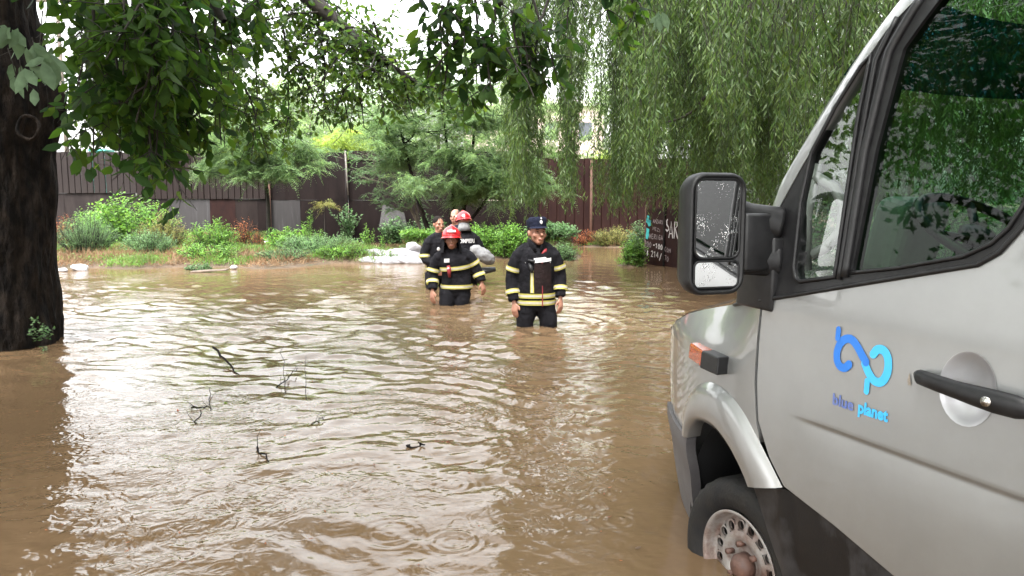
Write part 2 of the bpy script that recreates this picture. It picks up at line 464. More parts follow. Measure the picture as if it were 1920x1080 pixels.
# the flood: real waves on a sheet that is finest near the photographer
PEOPLE = {'cap': (0.27, 8.07), 'helmet': (-0.75, 9.8)}
RINGS = []
wr = np.random.default_rng(5)
for i in range(70):
    a = R(wr.uniform(-32, 12)); r = wr.uniform(2.6, 6.0)
    RINGS.append((r * math.sin(a), r * math.cos(a), wr.uniform(.04, .22), wr.uniform(.15, .6)))
RINGS.append((-0.236, 2.83, .13, .8))
def waves(x, y):
    h = np.zeros_like(x)
    g = np.random.default_rng(3)
    calm = 1 / (1 + np.exp((y - 12.6) * 1.5))
    calm = .22 + .78 * calm
    near = np.clip((y - 1.0) / 5.5, .40, 1)
    lee = 1 - .75 * np.exp(-((x + 3.0 + (5 - y) * -.1) / .9) ** 2 - ((y - 4.8) / 1.6) ** 2)
    rightcalm = 1 - .82 / (1 + np.exp(-(x - (.15 + .08 * y)) * 4)) * np.exp(-((y - 3.2) / 3.4) ** 2)
    wx = x + .12 * np.sin(y * 2.1 + 1) + .06 * np.sin(x * 3.3 + y * 1.3); wy = y + .10 * np.sin(x * 1.9) + .05 * np.sin(x * 4.7 - y)
    for i in range(60):
        lam = math.exp(g.uniform(math.log(.11), math.log(.80)))
        th = g.normal(R(78), R(42)); k = 2 * math.pi / lam
        s = .026 if lam > .35 else .043
        a = s / k * g.uniform(.5, 1.3)
        env = .6 + .8 * np.sin(x * g.uniform(.3, 1.1) + g.uniform(0, 6)) * np.sin(y * g.uniform(.3, 1.1) + g.uniform(0, 6))
        h += a * env * np.sin(k * (wx * math.cos(th) + wy * math.sin(th)) + g.uniform(0, 6.28))
    h *= calm * near * lee * rightcalm
    fade = np.clip((6.2 - np.hypot(x, y)) / 2.0, 0, 1) * (.45 + .55 * np.clip(np.sin(x * 1.7 + 1.1 * np.sin(y * 1.9)) + .4, 0, 1)) * lee * rightcalm
    h2 = np.zeros_like(x)
    for i in range(34):                               # short interfering ripples of the falling drops, close by
        lam = math.exp(g.uniform(math.log(.055), math.log(.17))); th = g.uniform(0, math.pi); k = 2 * math.pi / lam
        h2 += .016 / k * np.sin(k * ((wx + .03 * np.sin(9 * y)) * math.cos(th) + (wy + .03 * np.sin(8 * x)) * math.sin(th)) + g.uniform(0, 6.28))
    h += h2 * fade
    for cx, cy in PEOPLE.values():                    # wakes spreading round the waders
        r = np.hypot(x - cx, (y - cy))
        h += .007 * np.exp(-((r - .7) / .6) ** 2) * np.sin(r * 2 * math.pi / .24 + 1.6 * np.sin(x * 3.3 + y) + 1.2 * np.sin(y * 4.1)) * (.6 + .4 * np.sin(3 * np.arctan2(y - cy, x - cx)))
    for cx, cy, rad, s in RINGS:                      # raindrop rings
        r = np.hypot(x - cx, y - cy)
        h += s * .0011 * np.exp(-((r - rad * .55) / (rad * .5)) ** 2) * np.cos(r * 2 * math.pi / (.030 + rad * .10))
    return h
ang = np.concatenate([np.linspace(-180, -42, 22)[:-1], np.linspace(-42, 38, 560), np.linspace(38, 180, 22)[1:]]) * math.pi / 180
rr = np.concatenate([[0.02, .8, 1.5, 2.0], 1 / np.linspace(1 / 2.3, 1 / 27.0, 640), [32, 45, 70, 120, 300]])
A, RR = np.meshgrid(ang, rr)
X = RR * np.sin(A); Y = RR * np.cos(A)
Z = waves(X, Y) * (RR < 26) * (np.abs(A) < R(44))
Z = np.where(RR > 26, -.0, Z)
nx, ny = len(ang), len(rr)
idx = np.arange(nx * ny).reshape(ny, nx)
F = np.stack([idx[:-1, :-1], idx[1:, :-1], idx[1:, 1:], idx[:-1, 1:]], -1).reshape(-1, 4)[:, ::-1]
o = link("water", np_mesh("water", np.stack([X, Y, Z], -1), F), M['water']); o["kind"] = "structure"

# ------------------------------------------------------------------ the sheet metal fence
M['fence_grey'] = mat('weathered_grey_brown_sheet', (0.0132, 0.0099, 0.0096), (0.0231, 0.0182, 0.0171), 0.6, scale=6, sc=(1, 1, .15), bump=.2, bscale=60, rvar=.15, spec=0.12)
M['fence_brown'] = mat('brown_painted_sheet', (0.0089, 0.0058, 0.0054), (0.0171, 0.0116, 0.0106), 0.55, scale=5, sc=(1, 1, .2), bump=.2, bscale=50, rvar=.15, spec=0.12)
M['fence_dark'] = mat('dark_brown_sheet', (0.0048, 0.0028, 0.0028), (0.0089, 0.0051, 0.0048), 0.5, scale=4, sc=(1, 1, .25), bump=.2, bscale=40, rvar=.15, spec=0.12)
M['fence_red'] = mat('rusty_red_sheet', (0.0102, 0.0034, 0.0031), (0.0171, 0.0062, 0.0048), 0.6, scale=7, sc=(1, 1, .4), bump=.3, bscale=50, rvar=.15, spec=0.12)
M['rust'] = mat('rust', (0.045, 0.018, 0.011), (0.075, 0.033, 0.02), 0.8, scale=25, bump=.4)
M['pale_pole'] = mat('pale_weathered_pole', (0.15, 0.135, 0.12), (0.08, 0.065, 0.055), 0.7, scale=18, pos=(.4, .6))
def streak_mat():
    m, nt, b, out = new_mat('streaked_sheet')
    v = coords(nt, (4.5, 1, .45))
    n = N(nt, "ShaderNodeTexNoise", Scale=3.0, Detail=6.0, Roughness=.6); nt.links.new(v, n.inputs["Vector"])
    c = ramp(nt, n.outputs[0], [(.40, (.008, .006, .0065)), (.55, (.013, .010, .011)), (.58, (.011, .008, .009)), (.66, (.030, .027, .030)), (.70, (.014, .010, .010))])
    nt.links.new(c, b.inputs["Base Color"]); b.inputs["Roughness"].default_value = .55
    return m
M['fence_streak'] = streak_mat()

FY = 25.0
def fx(px): return (px - 960) / 1386.0 * FY / .9934 * 1.0
def fz(py): return spot(960, FY, py).z
fence = empty("metal_fence", (fx(600), FY, -.5), 0, "long tall dark brown sheet metal fence behind the weeds and flood water", "fence")
def fence_child(o):
    o.parent = fence; o.matrix_parent_inverse = fence.matrix_world.inverted() if False else Matrix.Translation((-fence.location.x, -fence.location.y, -fence.location.z))
    return o
board_mesh = {}
def board(x0, x1, z0, z1, m, dy=0.0, tilt=0.0):
    w = x1 - x0
    key = (round(w, 3), round(z1 - z0, 2), m.name)
    if key not in board_mesh:
        h = z1 - z0; b = MB(); e = min(.02, w * .15); t = .035
        prof = [(0, 0), (e, -t), (w - e, -t), (w, 0)]
        V = [(x, y, z) for z in (0, h) for x, y in prof]
        b.add(V, [(i, i + 1, i + 5, i + 4) for i in range(3)] + [(4, 5, 6, 7), (3, 2, 1, 0), (0, 4, 7, 3)])
        me = bpy.data.meshes.new("board"); me.from_pydata(b.v, [], b.f); me.materials.append(m); me.update()
        board_mesh[key] = me
    o = bpy.data.objects.new("board", board_mesh[key]); COL.objects.link(o)
    o.location = (x0, FY + dy, z0); o.rotation_euler = (0, tilt, 0)
    return fence_child(o)
def sheet(x0, x1, z0, z1, m, dy=0.0, name="sheet_panel"):
    global kk
    kk += 1; dy += .006 * (kk % 2); x1 += .022
    b = MB(); k = max(2, int((x1 - x0) / .3))
    V = []; F = []
    for i in range(k + 1):
        x = x0 + (x1 - x0) * i / k; y = .012 * math.sin(x * 5.1) + .01 * math.sin(x * 11 + z0)
        V += [(x, FY + dy + y, z0), (x, FY + dy + y, z1 + .01 * math.sin(x * 3))]
    F = [(2 * i, 2 * i + 2, 2 * i + 3, 2 * i + 1) for i in range(k)]
    b.add(V, F); b.add([(x, y + .02, z) for x, y, z in V], [tuple(reversed(f)) for f in F] )
    b.add([V[i] for i in range(1, 2 * k + 2, 2)] + [(V[i][0], V[i][1] + .02, V[i][2]) for i in range(1, 2 * k + 2, 2)], [(i, i + 1, k + 2 + i, k + 1 + i) for i in range(k)])
    return fence_child(b.build(name, m))
g = random.Random(4)
x = fx(-60); w = .205; kk = 0
while x < fx(510):                                    # ribbed upper boards, left half
    px = 960 + x / FY * .9934 * 1386
    m = M['fence_grey'] if px < 262 else M['fence_brown']
    top = fz(284.5 + (px - 110) * .012) + g.uniform(-.012, .012)
    seam = fz(362 if px < 262 else 373)
    kk += 1; board(x, x + w + .004, seam, top, m, (.006 if kk % 2 else -.006) + g.uniform(-.002, .002), g.uniform(-.002, .002)); x += w
for a, b_, m in ((-60, 130, 'fence_grey'), (130, 262, 'fence_grey'), (262, 322, 'fence_brown'), (322, 400, 'fence_streak'), (400, 446, 'fence_red'), (446, 488, 'fence_brown'), (488, 512, 'fence_dark')):
    sheet(fx(a), fx(b_) - .004, -.3, fz(362 if a < 262 else 373), M[m], .03)
for a, b_ in ((512, 540), (540, 566), (566, 592), (592, 620), (620, 655)):
    sheet(fx(a), fx(b_) - .01, fz(375), fz(290 - (a - 512) * .04), M['fence_dark'], .015)
for a, b_, m in ((512, 566, 'fence_streak'), (566, 610, 'fence_dark'), (610, 655, 'fence_dark')):
    sheet(fx(a), fx(b_) - .004, -.3, fz(375), M[m], .03)
x = fx(660); w = .185
while x < fx(1010):
    px = 960 + x / FY * .9934 * 1386
    kk += 1; board(x, x + w + .004, fz(300), fz(283) + g.uniform(-.012, .012), M['fence_brown'], (.006 if kk % 2 else -.006)); x += w
for a, b_, m in ((657, 740, 'fence_dark'), (740, 850, 'fence_red'), (850, 930, 'fence_dark'), (930, 1010, 'fence_red')):
    sheet(fx(a), fx(b_) - .02, fz(375), fz(299.5), M['fence_dark'], .02)
    sheet(fx(a), fx(b_) - .02, -.4, fz(375.4), M[m] if m == 'fence_dark' else M['fence_dark'], .035)
x = fx(1010); w = .30
while x < fx(1290):
    kk += 1; board(x, x + w + .004, -.4, fz(297) + g.uniform(-.03, .02), M['fence_red'], (.006 if kk % 2 else -.006)); x += w
def post(px, y0, y1, r, m, dy=-.08, lean=0.0, name="post"):
    b = MB(); z0, z1 = (-.5 if y0 is None else fz(y0)), fz(y1)
    b.tube([(fx(px), FY + dy, z0), (fx(px) + lean * .5, FY + dy, (z0 + z1) / 2), (fx(px) + lean, FY + dy, z1)], r, 8)
    return fence_child(b.build(name, m))
post(512, None, 345, .055, M['rust'])
post(655, None, 281, .05, M['fence_dark'])
post(659, 366, 283, .028, M['pale_pole'], -.16, -.06)
post(1106, None, 300, .05, M['rust'], -.12)
post(849, None, 330, .06, M['fence_brown'])
# a scrap of pale plastic caught on the fence
b = MB(); p0 = Vector((fx(738), FY - .15, fz(425)))
for i in range(6):
    b.add([p0 + Vector((-.42 + .16 * i, -.04 * math.sin(i), -.02 * i)), p0 + Vector((-.42 + .16 * (i + 1), -.04 * math.sin(i + 1), -.02 * (i + 1))), p0 + Vector((-.30 + .12 * (i + 1), .02, .72 - .05 * i)), p0 + Vector((-.30 + .12 * i, .02, .72 - .04 * i))], [(0, 1, 2, 3)])
tag(b.build("plastic_sheet", mat('dull_plastic', (.055, .052, .054), (.03, .027, .027), .5)), "dull translucent plastic scrap hanging on the brown fence", "plastic sheet")

# the nearer gate with the painted words
M['white_spray'] = mat('white_spray_paint', (.36, .34, .33), (.20, .17, .16), .8, scale=60)
M['faint_spray'] = mat('faint_spray_paint', (.17, .14, .14), (.07, .045, .042), .8, scale=50)
M['teal_spray'] = mat('teal_spray_paint', (.02, .24, .23), (.012, .15, .15), .7, scale=12)
ga = Vector((2.93, 16.2, 0)); gb = Vector((3.9, 14.2, 0))     # runs towards the van
gd = (gb - ga).normalized(); gang = math.atan2(gd.y, gd.x)
gate = empty("painted_fence", (ga.x, ga.y, -.5), gang, "low rusty red metal fence with hand painted white and teal writing beside the van mirror", "fence")
def gate_s(px):                                       # how far along the gate a sight line meets it
    u = (px - 960) / 1386.0 / .9934
    return (ga.x - u * ga.y) / (u * gd.y - gd.x)
def gate_z(px, py):
    s = gate_s(px); return spot(px, ga.y + gd.y * s, py).z + .5
S1 = gate_s(1244.5)
spans = [(0.0, S1 - .02), (S1 + .02, 1.75), (1.79, 3.0), (3.04, 4.2)]
for i, (a, b_) in enumerate(spans):
    b = MB(); b.box(((a + b_) / 2, 0, .86), (b_ - a, .012, 1.72)); 
    for k in range(2): b.box(((a + b_) / 2, -.0105, .25 + 1.25 * k), (b_ - a - .01, .009, .04))
    o = b.build("sheet_panel", M['fence_red'] if i % 3 else M['fence_red'], gate, smooth=False)
b = MB(); b.box((S1, -.012, .9), (.05, .05, 1.85)); b.build("post", M['bark_dark'], gate, smooth=False)
for s in (-.03, 1.77, 3.02, 4.22):
    b = MB(); b.box((s, .03, .9), (.05, .05, 1.8)); b.build("post", M['rust'], gate, smooth=False)
def stroke(mb, pts, w):
    """a flat brush stroke on the gate, pts in (px, py) sight lines"""
    P = [Vector((gate_s(x), gate_z(x, y))) for x, y in pts]
    V, F = [], []
    for i, p in enumerate(P):
        t = (P[min(i + 1, len(P) - 1)] - P[max(i - 1, 0)]).normalized(); nn = Vector((-t.y, t.x))
        ww = w * (.8 + .4 * ((i * 7) % 3) / 2) / 2
        V += [(p.x + nn.x * ww, -.0195 - .0004 * (len(mb.v) % 7), p.y + nn.y * ww), (p.x - nn.x * ww, -.0195 - .0004 * (len(mb.v) % 7), p.y - nn.y * ww)]
    F = [(2 * i, 2 * i + 1, 2 * i + 3, 2 * i + 2) for i in range(len(P) - 1)]
    mb.add(V, F)
GL = {'S': [[(.9, .1), (.4, 0), (.1, .2), (.3, .45), (.8, .6), (.8, .9), (.3, 1), (0, .85)]], 'A': [[(0, 1), (.45, 0), (.95, 1)], [(.2, .62), (.75, .62)]],
      'R': [[(0, 1), (.05, 0), (.75, .1), (.8, .4), (.1, .52), (.9, 1)]], 'I': [[(.3, 0), (.3, 1)]], 'M': [[(0, 1), (.1, 0), (.5, .6), (.9, 0), (1, 1)]],
      'Z': [[(0, 0), (.9, 0), (.05, 1), (.95, 1)]], 'N': [[(0, 1), (.05, 0), (.85, 1), (.9, 0)]], 'E': [[(.8, 0), (.05, 0), (.05, 1), (.85, 1)], [(.05, .5), (.65, .5)]],
      'H': [[(0, 0), (0, 1)], [(.8, 0), (.8, 1)], [(0, .5), (.8, .5)]], 'G': [[(.85, .15), (.4, 0), (.05, .4), (.2, .95), (.8, .95), (.8, .55), (.45, .55)]],
      'O': [[(.45, 0), (.05, .4), (.2, .95), (.7, .95), (.85, .4), (.45, 0)]], '0': [[(.45, 0), (.05, .4), (.2, .95), (.7, .95), (.85, .4), (.45, 0)]],
      '1': [[(.1, .25), (.5, 0), (.5, 1)]], '2': [[(.05, .2), (.45, 0), (.85, .2), (.7, .5), (.05, 1), (.95, 1)]], '4': [[(.75, 1), (.7, 0), (0, .65), (.95, .65)]],
      '7': [[(0, 0), (.9, 0), (.35, 1)]], '-': [[(.1, .5), (.85, .5)]], '/': [[(.9, -.1), (.1, 1.25)]], 't': [[(.4, 0), (.4, 1)], [(.1, .35), (.8, .3)]], 'l': [[(.4, 0), (.3, 1)]],
      'L': [[(.1, 0), (.1, 1), (.8, 1)]], 'C': [[(.85, .1), (.35, 0), (.05, .5), (.3, 1), (.85, .9)]], 'U': [[(.05, 0), (.1, .9), (.7, .95), (.8, 0)]]}
def letters(mb, s, x0, y0, x1, y1, h, w):
    k = len(s)
    for i, ch in enumerate(s):
        cx = x0 + (x1 - x0) * i / k; cy = y0 + (y1 - y0) * i / k; cw = (x1 - x0) / k * .78
        for st in GL.get(ch, []):
            q = [(cx + a * cw, cy + b_ * h) for a, b_ in st]
            dense = []
            for j in range(len(q) - 1):
                for t in (0, .5): dense.append((q[j][0] + (q[j + 1][0] - q[j][0]) * t, q[j][1] + (q[j + 1][1] - q[j][1]) * t))
            dense.append(q[-1]); stroke(mb, dense, w)
b = MB()
stroke(b, [(1250.5, 411), (1248.5, 414), (1249, 421), (1252, 426), (1252.5, 431), (1249.5, 433), (1247, 430)], .035)
stroke(b, [(1253, 446), (1257, 416), (1260.5, 447)], .032); stroke(b, [(1254.5, 438), (1259.5, 438)], .025)
stroke(b, [(1263, 447), (1263.5, 416), (1268, 417), (1268.5, 424), (1264.5, 428), (1270, 448)], .032)
stroke(b, [(1272.5, 452), (1272, 420)], .022)
letters(b, "-100", 1224, 455, 1243, 460, 9, .026); letters(b, "lt", 1208, 468, 1217, 470, 10, .026)
letters(b, "214", 1221, 470, 1235.5, 474, 11, .022); letters(b, "/", 1236, 476, 1242, 478, 10, .026)
b.build("painted_lettering", M['white_spray'], gate, smooth=False)
b = MB()
letters(b, "AMZARI", 1223, 411, 1243, 414, 7, .016); letters(b, "NEZI", 1223, 425, 1239, 431, 6, .014)
letters(b, "HERIGA", 1217, 438, 1243, 442, 9, .018); letters(b, "200", 1208, 451, 1222, 455, 10, .020)
letters(b, "COM", 1246, 463, 1258, 468, 8, .016); letters(b, "70", 1246, 479, 1255, 483, 9, .018)
b.build("painted_lettering", M['faint_spray'], gate, smooth=False)
b = MB()
stroke(b, [(1214, 404), (1213, 412), (1216, 418), (1217, 424)], .10)
b.build("painted_mark", M['teal_spray'], gate, smooth=False)
b = MB(); stroke(b, [(1210, 416), (1214, 414), (1219, 416)], .05); b.build("painted_mark", M['teal_spray'], gate, smooth=False)
b = MB(); stroke(b, [(1211, 430), (1214, 431), (1213, 440), (1212, 448)], .10); b.build("painted_mark", M['teal_spray'], gate, smooth=False)
b = MB(); stroke(b, [(1403, 420), (1407, 424), (1405, 430)], .12); b.build("painted_mark", M['teal_spray'], gate, smooth=False)
# ------------------------------------------------------------------ the big tree at the left and its boughs over the water
tree = empty("broadleaf_tree", (-4.66, 7.0, -.5), 0, "huge dark trunked tree standing in the flood at the far left, boughs overhanging", "tree")
def rel(o, root):
    o.parent = root; o.matrix_parent_inverse = Matrix.Translation(-root.location); return o
def trunk_mesh(name, path, radii, m, root, seed=0, ridge=.050, nseg=110, nring=150):
    P = bezier(path, nring); V = []; F = []
    rs = bezier([(r, 0, 0) for r in radii], nring)
    for i, p in enumerate(P):
        r = rs[i].x
        for k in range(nseg):
            q = 2 * math.pi * k / nseg
            c, s = math.cos(q), math.sin(q)
            n1 = noise.noise(Vector((c * 3.5 + seed, s * 3.5, p.z * .9))) * 2.2
            n2 = noise.noise(Vector((c * 11 + seed, s * 11, p.z * 2.4))) - .8 * max(0, .22 - abs(noise.noise(Vector((c * 7, s * 7 + seed, p.z * 1.3))))) / .22
            n3 = noise.noise(Vector((c * 1.2, s * 1.2 + seed, p.z * 1.1)))
            rad = r * (1 + .09 * n3) + ridge * (abs(n1) * .7 - .3) + ridge * .6 * n2
            V.append((p.x + c * rad, p.y + s * rad, p.z))
    for i in range(nring - 1):
        for k in range(nseg):
            F.append((i * nseg + k, i * nseg + (k + 1) % nseg, (i + 1) * nseg + (k + 1) % nseg, (i + 1) * nseg + k))
    b = MB(); b.add(V, F); return rel(b.build(name, m), root)
trunk_mesh("trunk", [(-4.97, 7.0, -.6), (-4.94, 7.0, .6), (-4.90, 7.0, 1.7), (-4.82, 7.0, 2.3), (-4.88, 6.95, 3.0), (-4.8, 6.9, 4.4)], [.58, .53, .52, .56, .49, .46], M['bark_dark'], tree)
b = MB(); kc = spot(57, 6.53, 240); b.tube([kc + Vector((.095 * math.cos(a), -.03 + .012 * math.sin(3 * a), .10 * math.sin(a))) for a in np.linspace(0, 2 * math.pi, 25)[:-1]], .015, 8, closed=True); 
rel(b.build("branch_scar", M['bark_dark']), tree)
wood = MB(); near = Foliage(); mid = Foliage()
T0 = Vector((-4.66, 6.95, 4.1))
def limb(pts, r0, r1, n=18, mb=None):
    P = bezier(pts, n); (mb or wood).tube(P, [r0 + (r1 - r0) * i / (n - 1) for i in range(n)], 8, cap=False); return P
# limb A: the black limb crossing the top left of the view
LA = limb([T0, (-3.3, 6.9, 4.1), spot(505, 6.6, -70), spot(590, 6.5, 5), spot(640, 6.4, 48), spot(705, 6.3, 105), spot(790, 6.2, 160)], .13, .012, 26)
LB = limb([T0 + Vector((0, 0, .1)), (-3.6, 6.0, 4.3), (-2.9, 5.2, 3.9), spot(360, 4.9, -60), spot(420, 4.8, 40)], .12, .02)
LC = limb([T0 + Vector((0, 0, .25)), (-3.4, 5.6, 5.1), (-2.2, 4.9, 4.3), spot(700, 4.7, -160), spot(880, 4.6, -60), spot(940, 4.6, 10)], .14, .02, 22)
LD = limb([T0 + Vector((0, 0, .4)), (-3.9, 5.2, 5.4), (-2.2, 3.6, 5.6), (-.2, 2.9, 5.5), (2.0, 2.6, 5.2)], .16, .04, 22)
LE = limb([T0 + Vector((0, 0, .3)), (-5.2, 5.5, 5.2), (-4.4, 3.6, 5.3), (-3.2, 1.8, 5.2), (-1.5, .2, 5.1)], .15, .04, 22)
LF = limb([T0, (-4.4, 7.6, 4.4), (-3.9, 7.9, 4.1), spot(250, 7.6, 40)], .09, .02)
C_near = dict(leaf=.105, wid=.52, gap=.040, ldroop=.55, lspread=.8, forks=5, ratio=.55, sag=.16, wob=.16, fwd=.5)
C_mid = dict(leaf=.070, wid=.52, gap=.034, ldroop=.45, lspread=.9, forks=6, ratio=.52, sag=.12, wob=.17, fwd=.6)
def hang(fol, px, Y, py, length, cfg, d=(0, 0, -1), r=.010, depth=2):
    bough(wood, fol, spot(px, Y, py), Vector(d), length, r, depth, cfg)
# dense dark mass beside the trunk
for px, Y, py, L, d in [(190, 5.2, -40, .9, (.3, 0, -1)), (230, 4.6, -40, 1.15, (.15, 0, -1)), (280, 4.4, -40, 1.25, (0, 0, -1)), (330, 4.6, -40, 1.0, (.25, 0, -1)), (250, 5.0, 20, 1.1, (.1, .2, -1)),
                        (300, 4.9, 60, .95, (-.1, 0, -1)), (210, 4.2, 40, .75, (.1, 0, -1)), (270, 4.5, 150, .62, (0, 0, -1)), (225, 4.8, 120, .7, (.25, 0, -1)), (270, 4.3, 150, .6, (.0, 0, -1)),
                        (160, 5.6, -30, .8, (.1, 0, -1)), (380, 4.9, -30, .6, (.3, 0, -1)), (430, 5.0, -40, .5, (.1, 0, -1)), (480, 5.2, -50, .5, (0, 0, -1))]:
    hang(near, px, Y, py, L, C_near, d)
for i in range(24):
    px = rng.uniform(165, 340); hang(near, px, rng.uniform(3.9, 5.4), rng.uniform(-60, 150 - abs(px - 270) * .8), rng.uniform(.5, .8), C_near, (rng.normal() * .25 + .06, rng.normal() * .3, -1))
for px, Y, py, L, d in [(150, 7.6, 60, .8, (.3, 0, -.8)), (150, 7.8, 140, .7, (.4, 0, -.7)), (165, 7.6, 180, .55, (.3, 0, -.8)), (190, 7.8, 20, 1.0, (.4, 0, -.6))]:
    hang(mid, px, Y, py, L, C_mid, d)
# airy lattice of the limb crossing the sky
for i in range(11, 26):
    for s in range(1):
        d = Vector((rng.normal() * .8 + .1, rng.normal() * .8, -.35 + rng.normal() * .45))
        bough(wood, mid, LA[i], d, rng.uniform(.55, 1.05) * (1.15 if i < 20 else .7), .010, 2, C_mid)
for px, Y, py, L, d in [(395, 6.6, -10, 1.3, (-.25, 0, -1)), (440, 6.8, 0, 1.35, (.0, 0, -1)), (480, 6.7, 30, 1.3, (.1, 0, -1)), (530, 6.6, 50, 1.0, (.1, 0, -1)), (430, 6.4, 120, .9, (.35, 0, -1)), (600, 6.4, 60, .8, (.1, 0, -1)),
                        (660, 6.3, 70, .75, (.2, 0, -1)), (380, 6.9, 60, 1.1, (.5, 0, -.9)), (350, 6.8, 150, .8, (.7, 0, -.7)), (700, 6.3, 40, .8, (.35, 0, -.9)), (500, 6.8, -30, .8, (.5, 0, -.6)), (620, 6.7, -30, .7, (-.2, 0, -1)),
                        (560, 6.6, 120, .65, (.25, 0, -1)), (740, 6.2, 110, .5, (.3, 0, -.8)), (460, 7.0, 170, .55, (.5, 0, -.8)), (640, 6.5, 130, .55, (0, 0, -1)), (330, 7.0, 90, 1.0, (.1, 0, -1))]:
    hang(mid, px, Y, py, L, C_mid, d)
# dark clusters at the top centre
for px, Y, py, L, d in [(830, 4.6, 10, .45, (-.2, 0, -1)), (905, 4.5, 70, .4, (.0, 0, -1)), (950, 4.5, 90, .35, (.15, 0, -1)), (980, 4.7, 60, .4, (.1, 0, -1)), (850, 4.7, -30, .55, (-.1, 0, -1)), (890, 4.6, -10, .60, (0, 0, -1)), (930, 4.6, 0, .55, (.1, 0, -1)), (870, 4.5, 60, .35, (-.5, 0, -.6)), (960, 4.7, 20, .5, (.2, 0, -1)), (1000, 4.9, 0, .55, (.2, 0, -1)),
                        (1010, 4.8, 60, .35, (.1, 0, -1)), (840, 4.6, 110, .22, (-.1, 0, -1)), (1060, 5.0, -40, .35, (.3, 0, -1)), (1120, 5.0, -50, .35, (.3, 0, -1)), (1180, 5.0, -50, .4, (.2, 0, -1)), (780, 4.8, -60, .25, (.1, 0, -1))]:
    hang(near, px, Y, py, L, C_near, d, depth=1 if L < .4 else 2)
limb([spot(1040, 4.9, -80), spot(1025, 4.9, 10), spot(1000, 4.8, 60), spot(985, 4.8, 100)], .012, .004, 8)
# canopy overhead, above and out of the picture, that shades the near water
over = Foliage()
C_over = dict(leaf=.13, wid=.6, gap=.05, ldroop=.1, lspread=.9, forks=6, ratio=.55, sag=.02, wob=.16, fwd=.6, lift=.1)
for Lm in (LD, LE):
    for i in range(5, 22, 2):
        for s in range(3):
            d = Vector((rng.normal(), rng.normal(), .1 + rng.normal() * .25))
            bough(wood, over, Lm[i], d, rng.uniform(1.2, 1.9), .025, 2, C_over)
for i in range(26):
    p = Vector((rng.uniform(-6.5, -2.5), rng.uniform(5.5, 9.0), rng.uniform(4.4, 6.0)))
    bough(wood, over, p, Vector((rng.normal(), rng.normal(), .2)), 1.3, .02, 2, C_over)
# leaves seen close: the pale tuft on the trunk and the pale tuft at the top
pale = Foliage()
def tuft(px, Y, py, k, leaf, tip, m=.45):
    p0 = spot(px, Y, py)
    for i in range(k):
        a = rng.uniform(-1.1, 1.1)
        d = Vector((math.sin(a) * .8 + tip, rng.normal() * .3, -abs(math.cos(a))))
        pale.add(np.array(p0 + Vector((rng.normal() * .012, rng.normal() * .02, rng.normal() * .012)))[None], np.array(d)[None], np.array([[rng.normal() * .3, -1, rng.normal() * .3]]), leaf * rng.uniform(.7, 1.1), leaf * m)
tuft(1238, 3.6, 28, 7, .085, .0)
for px_, py_, k_ in ((28, 60, 4), (60, 90, 4), (84, 105, 3), (10, 40, 3), (50, 130, 3), (98, 118, 1)): tuft(px_, 2.9, py_, k_, .105, rng.normal() * .3)
wood.build("branches", M['twig'], None); rel(COL.objects["branches"], tree)
for px, py, L, d in [(30, 55, .34, (.1, -.1, -1)), (60, 70, .30, (.2, -.1, -1)), (15, 90, .28, (.3, -.1, -.9)), (80, 20, .3, (-.1, -.1, -1))]:
    wb = MB(); bough(wb, pale, spot(px, 5.0, py), Vector(d), L, .005, 1, dict(leaf=.12, wid=.48, gap=.07, ldroop=.7, lspread=.6, forks=2, ratio=.5, sag=.2)); rel(wb.build("twig", M['twig']), tree)
wb = MB(); wb.tube([spot(90, 5.0, 0), spot(84, 5.0, 60), spot(75, 5.0, 95), spot(92, 5.0, 125), spot(60, 5.0, 150)], .004, 5); rel(wb.build("twig", M['twig']), tree)
# the leaves that show largest are parts of their own; the rest make the crown
P_, D_, N_, L_, W_ = near.arrays()
dist = np.linalg.norm(P_ - np.array([0, 0, CAM_H]), axis=1)
pxs = 960 + 1386 * P_[:, 0] / P_[:, 1]; pys = 380 - 1386 * (P_[:, 2] - CAM_H) / P_[:, 1]
score = dist + np.where((pxs > 0) & (pxs < 1300) & (pys > -20) & (pys < 380), 0, 50) - L_ * 3
order = np.argsort(score); big = order[:230]; rest = order[230:]
def single_leaves(P, D, Nn, L, W, m, root, wid=.52):
    V, F = leaves_mesh(np.zeros((1, 3)), np.array([[0, 1, 0.]]), np.array([[0, 0, 1.]]), 1.0, wid, 'oval')
    me = np_mesh("leaf", V, F)
    me.materials.append(m)
    for p, d, nn, l in zip(P, D, Nn, L):
        d = Vector(d).normalized(); s = d.cross(Vector(nn)).normalized(); u = s.cross(d)
        Mx = Matrix((s, d, u)).transposed().to_4x4() @ Matrix.Scale(float(l), 4)
        Mx.translation = Vector(p) - root.location
        o = bpy.data.objects.new("leaf", me); COL.objects.link(o); o.parent = root; o.matrix_basis = Mx
single_leaves(P_[big], D_[big], N_[big], L_[big], W_[big], M['leaf_near'], tree)
Pp, Dp, Np, Lp, Wp = pale.arrays()
single_leaves(Pp, Dp, Np, Lp, Wp, M['leaf_pale'], tree, .46)
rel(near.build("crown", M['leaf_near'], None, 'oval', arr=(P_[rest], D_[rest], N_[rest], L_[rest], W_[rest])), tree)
M['leaf_mid'] = leaf_mat('broad_leaf_painted_lit', [(0.034, 0.080, 0.018), (0.060, 0.125, 0.026), (0.11, 0.18, 0.034), (0.04, 0.09, 0.022)], 0.5)  # lighter copy of the broad leaf, with light put into its colour
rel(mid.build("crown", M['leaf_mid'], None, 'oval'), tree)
rel(over.build("crown", M['leaf_near'], None, 'diamond'), tree)
